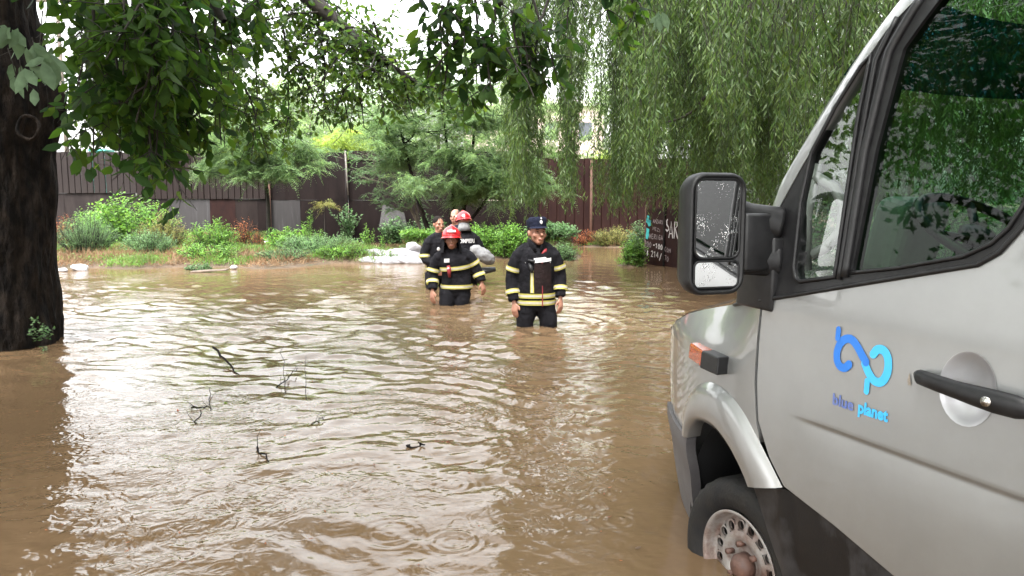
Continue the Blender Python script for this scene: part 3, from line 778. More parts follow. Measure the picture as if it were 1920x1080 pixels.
# ivy shoot at the waterline of the trunk
fl = Foliage(); wb = MB()
for i in range(9):
    bough(wb, fl, (-4.36 + rng.normal() * .03, 6.72 + rng.normal() * .06, rng.uniform(0, .22)), (rng.uniform(-.2, .5), -.3, .5), .16, .003, 0, dict(leaf=.035, wid=.7, gap=.012, ldroop=.3, wob=.3))
pl = empty("creeper", (-4.36, 6.72, 0), 0, "small green creeper on the big tree trunk just above the waterline", "plant")
rel(fl.build("leaves", M['weed_dark'], None, 'diamond'), pl); rel(wb.build("stem", M['twig']), pl)

# ------------------------------------------------------------------ weeping willow
wil = empty("weeping_willow", (3.9, 13.2, -.5), 0, "weeping willow with long drooping curtains of narrow leaves above the van", "tree")
trunk_mesh("trunk", [(4.05, 15.4, -.6), (4.05, 15.4, .8), (4.0, 15.2, 2.4), (3.95, 14.2, 3.8), (4.2, 12.8, 6.0)], [.42, .36, .33, .28, .2], M['bark_dark'], wil, 7, .03, 36, 50)
ww = MB(); wf = Foliage()
WL = [limb([(3.8, 13.3, 3.3), (2.6, 12.6, 4.9), (1.2, 12.0, 5.6), (-.1, 11.6, 5.0)], .13, .03, 14, ww), limb([(3.9, 13.2, 3.8), (3.9, 11.0, 5.4), (3.6, 8.6, 5.6), (3.3, 6.6, 4.6)], .14, .03, 14, ww),
      limb([(3.9, 13.2, 3.6), (5.6, 11.5, 5.2), (7.0, 9.2, 5.4), (7.6, 7.0, 4.8)], .13, .03, 14, ww), limb([(4.2, 12.8, 5.6), (2.9, 11.4, 6.6), (1.8, 10.0, 6.2)], .10, .02, 12, ww),
      limb([(4.0, 13.0, 4.0), (6.5, 13.8, 5.4), (8.6, 13.6, 5.2)], .1, .02, 12, ww), limb([spot(1330, 9.0, 175), spot(1290, 9.2, 215), spot(1240, 9.5, 232)], .03, .008, 8, ww),
      limb([spot(1415, 8.0, -10), spot(1395, 8, 32), spot(1370, 8, 22)], .035, .012, 8, ww)]
def strand(px, Y, py_bottom, top_py=-120, leaf=.10, gap=.034, w=.165):
    z1 = spot(px, Y, py_bottom).z
    pt = spot(px, Y, top_py); L = pt.z - z1
    if L < .2: return
    k = max(5, int(L / .25)); ph = rng.uniform(0, 6.3); sway = rng.normal(size=2) * .10
    pts = []
    for i in range(k + 1):
        t = i / k
        pts.append(Vector((pt.x + sway[0] * (1 - t) ** 2 * -3 + .04 * math.sin(ph + t * 4), Y + sway[1] * (1 - t) ** 2 * 3 + .04 * math.cos(ph + t * 3.3), pt.z - L * t)))
    ww.tube(pts, [.004 - .003 * i / k for i in range(k + 1)], 3, cap=False)
    A = np.array([tuple(p) for p in pts]); n = int(L / gap); t = np.sort(rng.uniform(0, k, n)); i0 = np.clip(t.astype(int), 0, k - 1); f = (t - i0)[:, None]
    P = A[i0] * (1 - f) + A[i0 + 1] * f
    a = rng.uniform(0, 2 * math.pi, n)
    s = np.where(rng.random(n) < .75, .55, 1.1)
    D = np.stack([np.cos(a) * s, np.sin(a) * s, -np.ones(n)], 1) + rng.normal(size=(n, 3)) * .12
    Nn = np.stack([-np.sin(a), np.cos(a), rng.normal(size=n)], 1)
    l = leaf * rng.uniform(.6, 1.15, n) * np.clip(1.15 - .5 * (t / k) ** 3, .5, 1.2)
    wf.add(P, D, Nn, l, l * w)
    # short side shoots
    for j in range(int(L / .45)):
        q = A[int(rng.integers(0, k))]; d = rng.normal(size=3) * .35; d[2] = -1
        tl = np.linspace(0, rng.uniform(.15, .4), 8)
        PP = q + d[None] * tl[:, None]; aa = rng.uniform(0, 6.28, 8)
        wf.add(PP, np.stack([np.cos(aa) * .6, np.sin(aa) * .6, -np.ones(8)], 1), rvec(8), leaf * rng.uniform(.6, 1, 8), leaf * w)
def clumps(x0, x1, y0, y1, nc, per, b0, b1, spreadpx=9, **kw):
    for i in range(nc):
        px = rng.uniform(x0, x1); Y = rng.uniform(y0, y1); bt = rng.uniform(b0, b1)
        for j in range(per):
            strand(px + rng.normal() * spreadpx, Y + rng.normal() * .12, bt - abs(rng.normal()) * 40, **kw)
clumps(945, 1092, 10, 13, 17, 8, 355, 425, 6)
clumps(965, 1000, 9.5, 11.5, 4, 8, 380, 420, 6)
clumps(1060, 1088, 10, 12, 4, 8, 385, 430, 6)
clumps(1060, 1125, 12, 14, 3, 4, 60, 200, 8)
clumps(1112, 1165, 11, 14, 7, 8, 385, 420, 6)
clumps(1160, 1300, 11, 15, 20, 8, 380, 412, 9)
clumps(1270, 1480, 9, 13.5, 34, 9, 370, 425, 10)
clumps(1180, 1640, 7.5, 10, 30, 11, 200, 385, 6)
clumps(1340, 1660, 5.4, 7.0, 14, 9, 140, 330, 9, gap=.045)
clumps(1460, 1660, 9, 13, 14, 8, 360, 430, 10)
clumps(1150, 1660, 13, 16, 22, 9, 350, 400, 12)
clumps(1660, 2300, 6.5, 12, 50, 9, 330, 440, 16)
clumps(1000, 1400, 8, 12, 14, 7, 0, 120, 14, top_py=-260)
rel(ww.build("branches", M['twig']), wil)
rel(wf.build("crown", M['leaf_willow'], None, 'diamond'), wil)

# ------------------------------------------------------------------ feathery trees by the fence, and trees beyond it
def feather_tree(name, label, base, stems, m, cfg, frond, wood_m, cat="tree", group=None):
    root = empty(name, base, 0, label, cat, group)
    wd = MB(); fo = Foliage()
    for pts, r0, boughs in stems:
        P = bezier(pts, 16); wd.tube(P, [r0 * (1 - .75 * i / 15) for i in range(16)], 7, cap=False)
        for (t, d, L) in boughs:
            q = P[min(15, int(t * 15))]
            _fr(wd, fo, q, Vector(d).normalized(), L, r0 * .35, cfg.get('depth', 2), cfg, frond)
    rel(wd.build("trunk", wood_m), root); rel(fo.build("crown", m, None, 'diamond'), root)
    return root
def _fr(wd, fo, p, d, L, r, depth, cfg, fr):
    k = max(3, int(L / .3)); pts = [p.copy()]
    for i in range(k):
        d = (d + Vector(rng.normal(size=3)) * .13 + Vector((0, 0, -cfg.get('sag', .05)))).normalized(); p = p + d * (L / k); pts.append(p.copy())
    wd.tube(pts, [max(.003, r * (1 - .7 * i / k)) for i in range(k + 1)], 4, cap=False)
    if depth == 0:
        for q in pts[1:]:
            for s in range(fr.get('per', 3)):
                dd = d * .4 + Vector(rng.normal(size=3)); dd.z = dd.z * .35 + fr.get('up', .05)
                frond_points(fo, tuple(q), tuple(dd.normalized()), fr['len'] * rng.uniform(.7, 1.15), fr['pairs'], fr['leaf'], fr.get('wid', .38), fr.get('sag', .35))
        return
    for j in range(cfg.get('forks', 5)):
        t = (j + 1) / cfg.get('forks', 5); q = pts[min(k, max(1, int(t * k)))]
        s = Vector(rng.normal(size=3)); s.z *= cfg.get('flat', .4)
        _fr(wd, fo, q, (d * .7 + s.normalized() * .9).normalized(), L * cfg.get('ratio', .5) * rng.uniform(.7, 1.2), r * .5, depth - 1, cfg, fr)
def dirs(n, zlo, zhi, L0, L1, t0=.3, t1=1.0, bias=(0, 0)):
    out = []
    for i in range(n):
        a = 2.4 * i + rng.uniform(-.4, .4)
        out.append((rng.uniform(t0, t1), (math.cos(a) + bias[0], math.sin(a) + bias[1], rng.uniform(zlo, zhi)), rng.uniform(L0, L1)))
    return out
fr_a = dict(len=.44, pairs=11, leaf=.068, per=4, sag=.45, up=.05)
Bx = spot(505, 21.5).x
feather_tree("locust_tree", "small feathery leaved tree spreading before the fence between trunk and pale pole", (Bx, 21.6, -.1),
             [([(Bx, 21.6, -.1), (Bx + .05, 21.5, 1.6), (Bx - .1, 21.4, 2.6), (Bx - .2, 21.3, 3.7)], .07, [(.75, (1, -.3, -.08), 1.5), (.72, (.9, -.6, -.12), 1.3), (.72, (-.9, -.5, -.1), 1.2), (.8, (-1, -.2, .05), 1.3), (.7, (.3, -1, -.1), 1.2), (.68, (.8, -.8, -.2), 1.1), (.7, (-.6, -.9, -.15), 1.1)] + dirs(15, 0, .35, .8, 1.4, .72, 1.0, (0, -.3)))],
             M['leaf_feather'], dict(depth=2, forks=4, sag=.06, flat=.3, ratio=.5), fr_a, M['twig'])
Bx = spot(800, 20).x
feather_tree("locust_tree", "tall feathery leaved tree with several dark stems above the waders' heads", (spot(845, 20).x, 20.2, -.1),
             [([(spot(820, 20).x, 20.2, -.1), (spot(790, 20).x, 20.1, 1.2), (spot(770, 20).x, 20, 2.4), (spot(750, 20).x, 20, 3.6)], .08, dirs(9, -.1, .4, .8, 1.5, .55, 1.0, (-.2, -.4))),
              ([(spot(850, 20).x, 20.3, -.1), (spot(850, 20).x, 20.2, 1.5), (spot(838, 20).x, 20, 3.2), (spot(832, 20).x, 19.9, 4.6)], .075, dirs(9, -.1, .4, .8, 1.4, .5, 1.0, (.1, -.3))),
              ([(spot(860, 20).x, 20.3, .5), (spot(880, 20).x, 20.2, 2.0), (spot(893, 20).x, 20, 3.6), (spot(897, 20).x, 19.9, 5.2)], .065, dirs(9, -.15, .4, .9, 1.4, .4, 1.0, (.3, -.3))),
              ([(spot(862, 20).x, 20.3, .5), (spot(920, 20).x, 20.2, 1.6), (spot(950, 20).x, 20, 2.5)], .055, dirs(11, -.2, .3, .8, 1.4, .5, 1.0, (.2, -.4)))],
             M['leaf_feather'], dict(depth=2, forks=4, sag=.05, flat=.35, ratio=.5), fr_a, M['bark_dark'])
feather_tree("thorny_shrub", "twiggy sparse shrub reaching left in front of the fence beside the pale pole", (spot(775, 21).x, 21.5, 0),
             [([(spot(790, 21).x, 21.4, .2), (spot(770, 21).x, 21.4, 1.8), (spot(740, 21).x, 21.3, 3.2), (spot(700, 21).x, 21.2, 4.3)], .035, dirs(10, .0, .8, .7, 1.3, .3, 1.0, (-.5, -.2))),
              ([(spot(790, 21).x, 21.4, .5), (spot(745, 21).x, 21.2, 2.0), (spot(690, 21).x, 21.1, 2.7)], .03, dirs(9, -.2, .5, .6, 1.0, .3, 1.0, (-.5, -.2))),
              ([(spot(790, 21).x, 21.4, .5), (spot(745, 21).x, 21.2, 1.7), (spot(675, 21).x, 21.1, 2.1)], .03, dirs(7, -.3, .1, .5, .9, .3, 1.0, (-.5, -.2)))],
             M['weed_dark'], dict(depth=1, forks=5, sag=.02, flat=.6, ratio=.5), dict(len=.22, pairs=6, leaf=.055, per=2, sag=.3, wid=.5), M['bark_grey'], "shrub")
fr_b = dict(len=.7, pairs=9, leaf=.11, per=3, sag=.4)
def far_tree(px, Y, top_py, wpx, m, label, name="tree", fr=None, depth=2, dens=14, low=1.0):
    x = spot(px, Y).x; H = spot(px, Y, top_py).z; w = wpx / 1386 * Y / 2
    st = [([(x, Y, -.1), (x + rng.normal() * .2, Y, H * .4), (x + rng.normal() * .4, Y, H * .8)], .12, dirs(dens, -.1, .7, w * .6, w * .95, low / H, 1.0))]
    return feather_tree(name, label, (x, Y, -.1), st, m, dict(depth=depth, forks=5, sag=.02, flat=.8, ratio=.5), fr or fr_b, M['bark_grey'])
far_tree(430, 31, 150, 300, M['leaf_hazed'], "light green feathery tree beyond the fence, above the small locust tree", dens=16, low=3.0)
far_tree(545, 33, 120, 240, M['leaf_hazed'], "pale feathery tree beyond the fence right of the light green one", dens=13, low=3.0)
far_tree(620, 28, 232, 130, M['leaf_yellow'], "bright yellow green bush top showing over the fence", "bush", dens=16, low=2.6)
far_tree(372, 29, 215, 130, M['leaf_yellow'], "yellow green tree top just above the fence behind the hanging boughs", "bush", dens=12, low=2.8)
far_tree(700, 36, 120, 220, M['leaf_hazed'], "thin pale tree beyond the fence above the pale pole", dens=12, low=3.0)
far_tree(830, 34, 20, 300, M['leaf_hazed'], "tall pale feathery tree beyond the fence in the middle of the view", dens=16, low=3.4)
far_tree(980, 32, 120, 220, M['leaf_hazed'], "light green tree beyond the fence behind the left willow curtain", dens=12, low=3.0)
far_tree(1118, 27, 262, 70, M['leaf_yellow'], "small bright bush over the fence in the gap of the willow", "bush", dens=10, low=2.4)
far_tree(1220, 30, 60, 280, M['leaf_hazed'], "green tree beyond the fence behind the willow, left of its trunk", dens=14, low=3.0)
far_tree(1420, 26, 40, 380, M['leaf_willow'], "dark green tree far behind the van mirror", dens=18, low=1.0)
far_tree(1700, 24, 0, 420, M['leaf_willow'], "tree far behind the van, seen through its windows", dens=18, low=.8)
far_tree(2050, 22, 0, 420, M['leaf_willow'], "tree farthest right behind the van", dens=16, low=.8)

# added trees, mostly unseen: crowns keep the open sky off near water and van
def added_shade_tree(label, x, y, h, rad, n, zlo):
    root = empty("added_shade_tree", (x, y, -.5), 0, label, "tree")
    wd = MB(); wd.tube(bezier([(x, y, -.5), (x + .1, y, h * .3), (x, y + .2, h * .8)], 12), [.34 - .02 * i for i in range(12)], 12, cap=False)
    P = []
    for i in range(34):
        a = rng.uniform(0, 6.283); r = rad * math.sqrt(rng.random()) * .9; z = rng.uniform(zlo, h)
        q = Vector((x + r * math.cos(a), y + r * math.sin(a), z)); P.append(q)
        wd.tube(bezier([(x, y, min(h * .7, z * .75)), ((x + q.x) / 2, (y + q.y) / 2, z * .9), q], 7), [.07 - .009 * k for k in range(7)], 5, cap=False)
    c = np.array([tuple(p) for p in P]); k = rng.integers(0, len(c), n)
    pts = c[k] + rng.normal(size=(n, 3)) * np.array([rad * .20, rad * .20, .55]); pts = pts[np.hypot(pts[:, 0] - x, pts[:, 1] - y) < rad * 1.05]; n = len(pts)
    f = Foliage(); f.add(pts, rvec(n, -.2), rvec(n, 1.2), rng.uniform(.16, .30, n), .13)
    rel(wd.build("trunk", M['bark_dark']), root); rel(f.build("crown", M['leaf_near'], None, 'diamond'), root)
added_shade_tree("broad unseen tree added for shade behind the photographer at the left", -4.5, -3.5, 9.0, 6.0, 15000, 4.6)
added_shade_tree("broad unseen tree added for shade behind the photographer at the right", 5.0, -4.5, 9.5, 6.5, 16000, 4.8)
added_shade_tree("shade tree beyond the van's far side", 10.2, 6.0, 9.0, 5.2, 24000, 1.6)
added_shade_tree("tree added for shade left of the big trunk, outside the view", -11.5, 3.5, 9.0, 5.0, 10000, 4.0)

# ------------------------------------------------------------------ weeds, bushes, ground cover
def bush(name, label, px, Y, wpx, top_py, m, leaf=.08, wid=.45, stems=26, gap=.030, cat="plant", arch=.5, droop=.1, depth=1, base=None, wm='twig', oneside=None, dpt=.7, more=1.9):
    x = spot(px, Y).x; w = wpx / 1386 * Y / 2 * (1.18 if 70 < wpx < 500 else 1); z0 = max(land1(x, Y), -.12) if base is None else base
    H = spot(px, Y, top_py).z - z0
    root = empty(name, (x, Y, z0), 0, label, cat); wd = MB(); fo = Foliage()
    for i in range(int(stems * (more if wpx < 500 else 1))):
        a = rng.uniform(0, 6.283); rr_ = math.sqrt(rng.random())
        bx = x + math.cos(a) * rr_ * w * .5; by = Y + math.sin(a) * rr_ * w * dpt * .5
        tx = x + math.cos(a) * rr_ * w; ty = Y + math.sin(a) * rr_ * w * dpt
        h = H * (1 - .45 * rr_ ** 2) * rng.uniform(.72, 1.02)
        d = Vector((tx - bx, ty - by, h)); L = d.length
        bough(wd, fo, (bx, by, z0 + land1(bx, by) * 0), d, L, .008, depth, dict(leaf=leaf, wid=wid, gap=gap, ldroop=droop, lspread=.8, forks=5 if depth else 0, ratio=.32, sag=.02, wob=.10, fwd=.5, lift=.35, step=.2))
        if depth: twig_leaves(fo, [Vector((bx, by, z0)) + d * t for t in (0.15, .4, .7, 1.0)], leaf, wid, gap * 1.3, droop)
    rel(fo.build("foliage", M[m], None, 'diamond'), root); rel(wd.build("stems", M[wm] if wm in M else wm), root)
    return root
bush("fennel_bush", "soft grey green feathery bush on the bank nearest the big trunk", 168, 17.5, 105, 392, 'weed_blue', .055, .16, 60, .011)
bush("leafy_bush", "largest leafy bush on the left bank, against the grey boards", 248, 20.0, 170, 356, 'weed', .11, .62, 46, .045)
bush("leafy_bush", "leafy green bush top left of the largest bush", 190, 20.6, 80, 372, 'weed', .10, .6, 20, .045)
bush("weed_clump", "olive green seeding weed right of the largest bush", 312, 18.6, 90, 392, 'olive_leaf', .05, .3, 44, .016)
bush("weed_clump", "grey green weed below the largest bush", 285, 17.3, 100, 425, 'weed_blue', .06, .35, 44, .016)
bush("weed_clump", "bright green leafy weeds standing alone in the middle of the bank", 405, 18.0, 100, 405, 'weed', .10, .3, 34, .03)
bush("weed_clump", "low weeds on the bank under the bright leafy clump", 395, 16.2, 120, 452, 'weed', .06, .5, 40, .022)
bush("dry_shrub", "rust brown dead shrub before the fence right of the bright weeds", 462, 19.5, 60, 402, 'rust_leaf', .05, .4, 22, .035)
bush("dry_shrub", "rust brown dead plant at the left end of the bank beside the big trunk", 128, 20.3, 50, 398, 'rust_leaf', .05, .4, 20, .03)
bush("dry_shrub", "smaller rusty dead shrub by the rusty post", 486, 19.0, 36, 428, 'rust_leaf', .05, .4, 16, .035)
bush("broad_weed", "big leaved bright weed at the foot of the rusty post", 545, 18.8, 90, 420, 'weed', .17, .28, 22, .05)
bush("tall_weed", "tall spiky bright weed spire before the plain dark fence", 577, 18.3, 22, 387, 'weed', .10, .2, 5, .012, depth=0)
bush("tall_weed", "shorter weed spire left of the ivy covered post", 601, 18.3, 22, 415, 'weed', .10, .2, 6, .014, depth=0)
bush("weed_clump", "wide grey green weed mound left of the white sandbags", 600, 17.3, 150, 432, 'weed_blue', .06, .28, 75, .014)
bush("weed_clump", "low green weeds spilling to the water left of the sandbags", 645, 16.7, 90, 458, 'weed', .06, .35, 40, .016)
bush("weed_clump", "low grey weeds at the water's edge below the wide mound", 535, 16.2, 100, 462, 'weed_blue', .05, .3, 40, .016)
bush("ivy", "dark ivy climbing the middle post of the fence", 655, 24.5, 24, 370, 'weed_dark', .09, .7, 16, .03, depth=0, base=.0)
bush("tall_weed", "bright slender weed at the foot of the ivy post", 690, 21.0, 36, 418, 'weed', .09, .35, 9, .02, depth=0)
bush("tall_weed", "small bright weed spire in the water before the brown fence", 722, 20.0, 20, 432, 'weed', .08, .35, 5, .02, depth=0, base=-.1)
bush("ivy", "dark climber on the fence around the dull plastic scrap", 742, 24.6, 66, 400, 'weed_dark', .10, .65, 26, .04, base=0)
bush("ivy", "dark climber in the shade behind the waders", 805, 23.8, 80, 395, 'weed_dark', .10, .5, 22, .04, base=0)
bush("weed_clump", "thin low grass clump in the flood behind the sandbags", 705, 17.9, 90, 466, 'weed', .06, .25, 30, .02)
bush("leafy_bush", "bright leafy bush left of the three waders behind", 795, 17.6, 85, 427, 'weed', .08, .42, 60, .022)
bush("leafy_bush", "bright leafy bush right of the waders in helmets", 903, 18.2, 80, 415, 'weed', .08, .42, 60, .022)
bush("leafy_bush", "bright leafy bush just left of the man in the cap", 952, 18.0, 75, 412, 'weed', .08, .42, 60, .022)
bush("leafy_bush", "pale speckled leafy bush right of the man in the cap", 1032, 18.4, 100, 414, 'weed_dark', .09, .5, 60, .022)
bush("leafy_bush", "low greener growth at the water's edge right of the capped man", 1058, 17.4, 60, 450, 'weed_blue', .07, .4, 30, .022)
bush("dead_brush", "reddish brown brush by the rusty pole at the far bank", 1098, 23.0, 60, 428, 'rust_leaf', .07, .3, 26, .025)
bush("dead_brush", "yellowing arching brush on the far bank under the willow", 1155, 22.8, 90, 420, 'olive_leaf', .08, .25, 60, .02)
bush("leafy_bush", "bright plant growing in the water at the left end of the painted fence", 1188, 15.7, 42, 432, 'weed', .07, .3, 40, .018, base=-.08)
bush("leafy_bush", "green bush under the willow behind the painted fence's end", 1200, 17.5, 50, 410, 'weed_dark', .08, .4, 30, .022)
bush("leafy_bush", "low dark plant at the water's edge by the drifting board", 375, 14.9, 60, 488, 'weed_dark', .06, .5, 26, .022)
bush("hedge", "dark dense hedge beyond the van, seen through its windows", 1830, 13.0, 900, 330, 'weed_dark', .14, .5, 170, .05)
# young tree of heaven in front of the dark fence
x = spot(612, 20.8).x
feather_tree("sapling", "young palm like sapling with drooping fronds before the dark fence", (x, 20.8, .3), [([(x, 20.8, .3), (x, 20.8, 1.0), (x + .02, 20.8, 1.25)], .012, [(1.0, (math.cos(a), math.sin(a) * .5, .6), .04) for a in np.linspace(0, 6.28, 9)])], M['olive_leaf'], dict(depth=0), dict(len=.5, pairs=12, leaf=.10, per=1, sag=.5, wid=.2, up=.5), M['twig'], "plant")

# ground cover
fo = Foliage(); st = Foliage()
n = 90000
gx = rng.uniform(-13, 3.5, n); gy = rng.uniform(14.2, 24.5, n); gh = land(gx, gy)
nz = np.array([noise.noise(Vector((a * .8, b_ * .8, 0))) for a, b_ in zip(gx, gy)])
keep = gh > .02; gx, gy, gh, nz = gx[keep], gy[keep], gh[keep], nz[keep]
dry = (nz + .3 * ((gx < -4.6) & (gy < 17.5)) + rng.normal(size=len(gx)) * .12) > .12
def blades(F_, s, lo, hi, flat):
    k = s.sum(); P = np.stack([gx[s], gy[s], gh[s] - .01], 1)
    D = rvec(k) * flat + np.array([0, 0, 1.0]); F_.add(P, D, rvec(k), rng.uniform(lo, hi, k), .014)
blades(fo, ~dry, .08, .26, .6); blades(st, dry, .10, .30, 1.6)
o = fo.build("grass", M['grass'], None, kind="stuff"); o = st.build("dry_straw", M['straw'], None, kind="stuff")
# a skirt of low leafy weeds
lw = Foliage(); s = rng.random(len(gx)) < .28; k = (s & ~dry).sum()
P = np.stack([gx, gy, gh], 1)[s & ~dry]
P = np.repeat(P, 6, 0) + rng.normal(size=(len(P) * 6, 3)) * np.array([.05, .05, .03]) + np.array([0, 0, .06])
lw.add(P, rvec(len(P), .4), rvec(len(P), 1.5), rng.uniform(.03, .07, len(P)), .025)
lw.build("ground_cover", M['weed'], None, kind="stuff")

# ------------------------------------------------------------------ beyond the fence: house, pole and wires, railing
M['wall_pink'] = mat('pinkish_render', (.52, .42, .38), (.46, .37, .33), .9, scale=2)
M['roof_grey'] = mat('grey_roof', (.30, .27, .26), (.22, .20, .19), .8)
M['glass_dark'] = mat('dark_window', (.05, .06, .07), None, .1)
hx0, hx1, HY = spot(872, 62).x, spot(1128, 62).x, 62
house = empty("house", ((hx0 + hx1) / 2, HY + 4, 0), 0, "pinkish rendered house beyond the fence, glimpsed between the leaves", "house")
b = MB(); b.box(((hx0 + hx1) / 2, HY + 4, 4.6), (hx1 - hx0, 8, 9.2)); rel(b.build("wall", M['wall_pink'], smooth=False), house)
b = MB(); b.add([(hx0 - .4, HY - .4, 9.2), (hx1 + .4, HY - .4, 9.2), (hx1 + .4, HY + 8.4, 9.2), (hx0 - .4, HY + 8.4, 9.2), (hx0 + 2, HY + 4, 10.4), (hx1 - 2, HY + 4, 10.4)], [(0, 1, 5, 4), (1, 2, 5), (2, 3, 4, 5), (3, 0, 4), (3, 2, 1, 0)]); rel(b.build("roof", M['roof_grey'], smooth=False), house)
for i in range(4):
    for j in range(2):
        b = MB(); b.box((hx0 + 1.6 + i * 2.8, HY - .02, 4.2 + 3 * j), (1.1, .06, 1.4)); rel(b.build("window", M['glass_dark'], smooth=False), house)
pole = empty("utility_pole", (spot(143, 27).x, 27, 0), 0, "thin grey pole standing beyond the fence just right of the big trunk", "pole")
b = MB(); b.tube([(pole.location.x, 27, 0), (pole.location.x, 27, 9)], [.09, .06], 8); rel(b.build("shaft", M['bark_grey']), pole)
b = MB(); b.box((pole.location.x, 27, 8.4), (1.4, .08, .08)); rel(b.build("crossarm", M['bark_grey'], smooth=False), pole)
for k, (dz, lb) in enumerate(((0, "upper thin wire crossing the sky beyond the fence"), (-.5, "lower thin wire crossing the sky beyond the fence"))):
    b = MB(); b.tube([(pole.location.x - .5 + i * 2.2, 27 + .2 * i, 8.4 + dz - .55 * math.sin(math.pi * i / 14) - .10 * i) for i in range(15)], .012, 4); tag(b.build("wire", M['bark_dark']), lb, "wire")
rail = empty("railing", (spot(165, 30).x, 30, 0), 0, "pale metal railing beyond the fence behind the big trunk", "railing")
mp = mat('pale_rail', (.6, .62, .62), None, .5)
for z in (3.15, 3.5):
    b = MB(); b.tube([(spot(40, 30).x, 30, z), (spot(330, 30).x, 30, z)], .02, 6); rel(b.build("rail", mp), rail)
for i in range(5):
    b = MB(); xx = spot(60 + i * 60, 30).x; b.tube([(xx, 30, 0), (xx, 30, 3.55)], .025, 6); rel(b.build("post", mp), rail)
gb_ = empty("garden_shed", (spot(190, 30).x, 30.5, 0), 0, "small teal green box structure peeping over the fence right of the big trunk", "shed")
b = MB(); b.box((gb_.location.x, 30.6, 1.7), (.55, .5, 3.4)); rel(b.build("wall", mat('teal_panel', (.03, .30, .25), None, .5), smooth=False), gb_)
b = MB(); b.box((gb_.location.x - .05, 30.6, 3.45), (.85, .7, .07)); rel(b.build("roof", mat('teal_roof', (.08, .38, .33), None, .5), smooth=False), gb_)

# ------------------------------------------------------------------ sandbags
M['sandbag'] = mat('white_woven_bag', (.26, .257, .27), (.19, .187, .195), .75, scale=9, bump=.35, bscale=26, bdist=.03)
def bag_mesh(seed):
    b = MB(); nu, nv = 22, 16; V = []; F = []
    for i in range(nv + 1):
        v = -1 + 2 * i / nv
        for k in range(nu):
            a = 2 * math.pi * k / nu
            prof = (1 - abs(v) ** 3.2) ** .5
            tie = .85 if abs(v) > .97 else 1
            x_ = v * .30; y_ = math.cos(a) * .19 * (prof * .92 + .05) * tie; z_ = math.sin(a) * .095 * prof
            nn = noise.noise(Vector((x_ * 7 + seed, y_ * 7, z_ * 9))) * .030 + noise.noise(Vector((x_ * 18 + seed, y_ * 18, z_ * 18))) * .010
            V.append((x_, y_ * (1 + nn * 3), z_ + nn))
    for i in range(nv):
        for k in range(nu): F.append((i * nu + k, i * nu + (k + 1) % nu, (i + 1) * nu + (k + 1) % nu, (i + 1) * nu + k))
    F.append(tuple(range(nu))); F.append(tuple(nv * nu + k for k in reversed(range(nu))))
    me = bpy.data.meshes.new("sandbag"); me.from_pydata(V, [], F); me.materials.append(M['sandbag'])
    me.polygons.foreach_set("use_smooth", np.ones(len(F), dtype=bool)); me.update(); return me
bm_ = [bag_mesh(s) for s in (0, 5, 9)]
bags = [(674, 16.75, .05, .2, "leftmost white sandbag of the row, half under water"), (690, 16.95, .17, -.3, "white sandbag on top at the left end of the row"), (697, 16.6, .04, .1, "second white sandbag from the left in the bottom row"),
        (712, 16.9, .18, .4, "white sandbag on top, third from the left end"), (719, 16.55, .04, -.2, "third white sandbag along the waterline"), (733, 16.8, .13, .2, "white sandbag in the middle of the row, lying a little back"),
        (741, 16.5, .03, .5, "middle white sandbag at the waterline, turned askew"), (750, 16.85, .20, -.1, "highest white sandbag right of the middle"), (757, 16.55, .05, .1, "white sandbag on the waterline below the highest one"),
        (768, 16.8, .17, .35, "white sandbag on top near the right end"), (774, 16.5, .04, -.4, "rightmost white sandbag at the waterline"), (779, 16.95, .22, 1.2, "white sandbag standing up at the right end of the row")]
for i, (px, Y_, z, a, lb) in enumerate(bags):
    o = bpy.data.objects.new("sandbag", bm_[i % 3]); COL.objects.link(o); o.location = (spot(px, Y_).x, Y_, z); o.rotation_euler = (rng.normal() * .12, .9 if a > 1 else rng.normal() * .1, a)
    o.scale = (1, 1, 1.15)
    tag(o, lb, "sandbag", "white sandbags laid in a row at the water's edge")
# litter and driftwood
M['litter'] = mat('white_litter', (.5, .5, .52), (.36, .36, .38), .5, scale=20)
def lump(name, px, py, size, m, label, cat, z=0.02, seed=0):
    d = (py - 380) / 1386; Y_ = CAM_H / math.tan(math.atan((py - 540) / 1386) + PITCH); p = spot(px, Y_, py); b = MB(); b.ell((0, 0, 0), size, None, 14, 9)
    b.v = [tuple(Vector(v) * (1 + .6 * noise.noise(Vector(v) * 9 + Vector((seed, 0, 0))))) for v in b.v]
    o = b.build(name, m); o.location = (p.x, Y_, z); return tag(o, label, cat)
lump("plastic_bag", 152, 507, (.18, .12, .08), M['litter'], "crumpled white plastic litter at the water's edge near the big trunk", "litter", .05)
lump("plastic_bag", 118, 509, (.09, .07, .04), M['litter'], "small white scrap of litter right beside the big trunk", "litter", .03, 3)
lump("plastic_bag", 437, 505, (.07, .06, .04), M['litter'], "small white litter at the end of the drifting board", "litter", .04, 5)
lump("plastic_bag", 500, 474, (.09, .07, .05), M['litter'], "white litter lying in the weeds of the bank", "litter", .28, 7)
b = MB(); b.box((0, 0, 0), (.72, .16, .025)); b.box((.05, .03, .014), (.6, .03, .012))
o = bevel_mod(b.build("board", mat('wet_board', (.16, .12, .09), (.08, .06, .045), .5), smooth=False), .006); o.location = (spot(395, 14.35).x, 14.35, .03); o.rotation_euler = (.05, -.06, -.05)
tag(o, "flat wooden board drifting at the edge of the bank", "board")
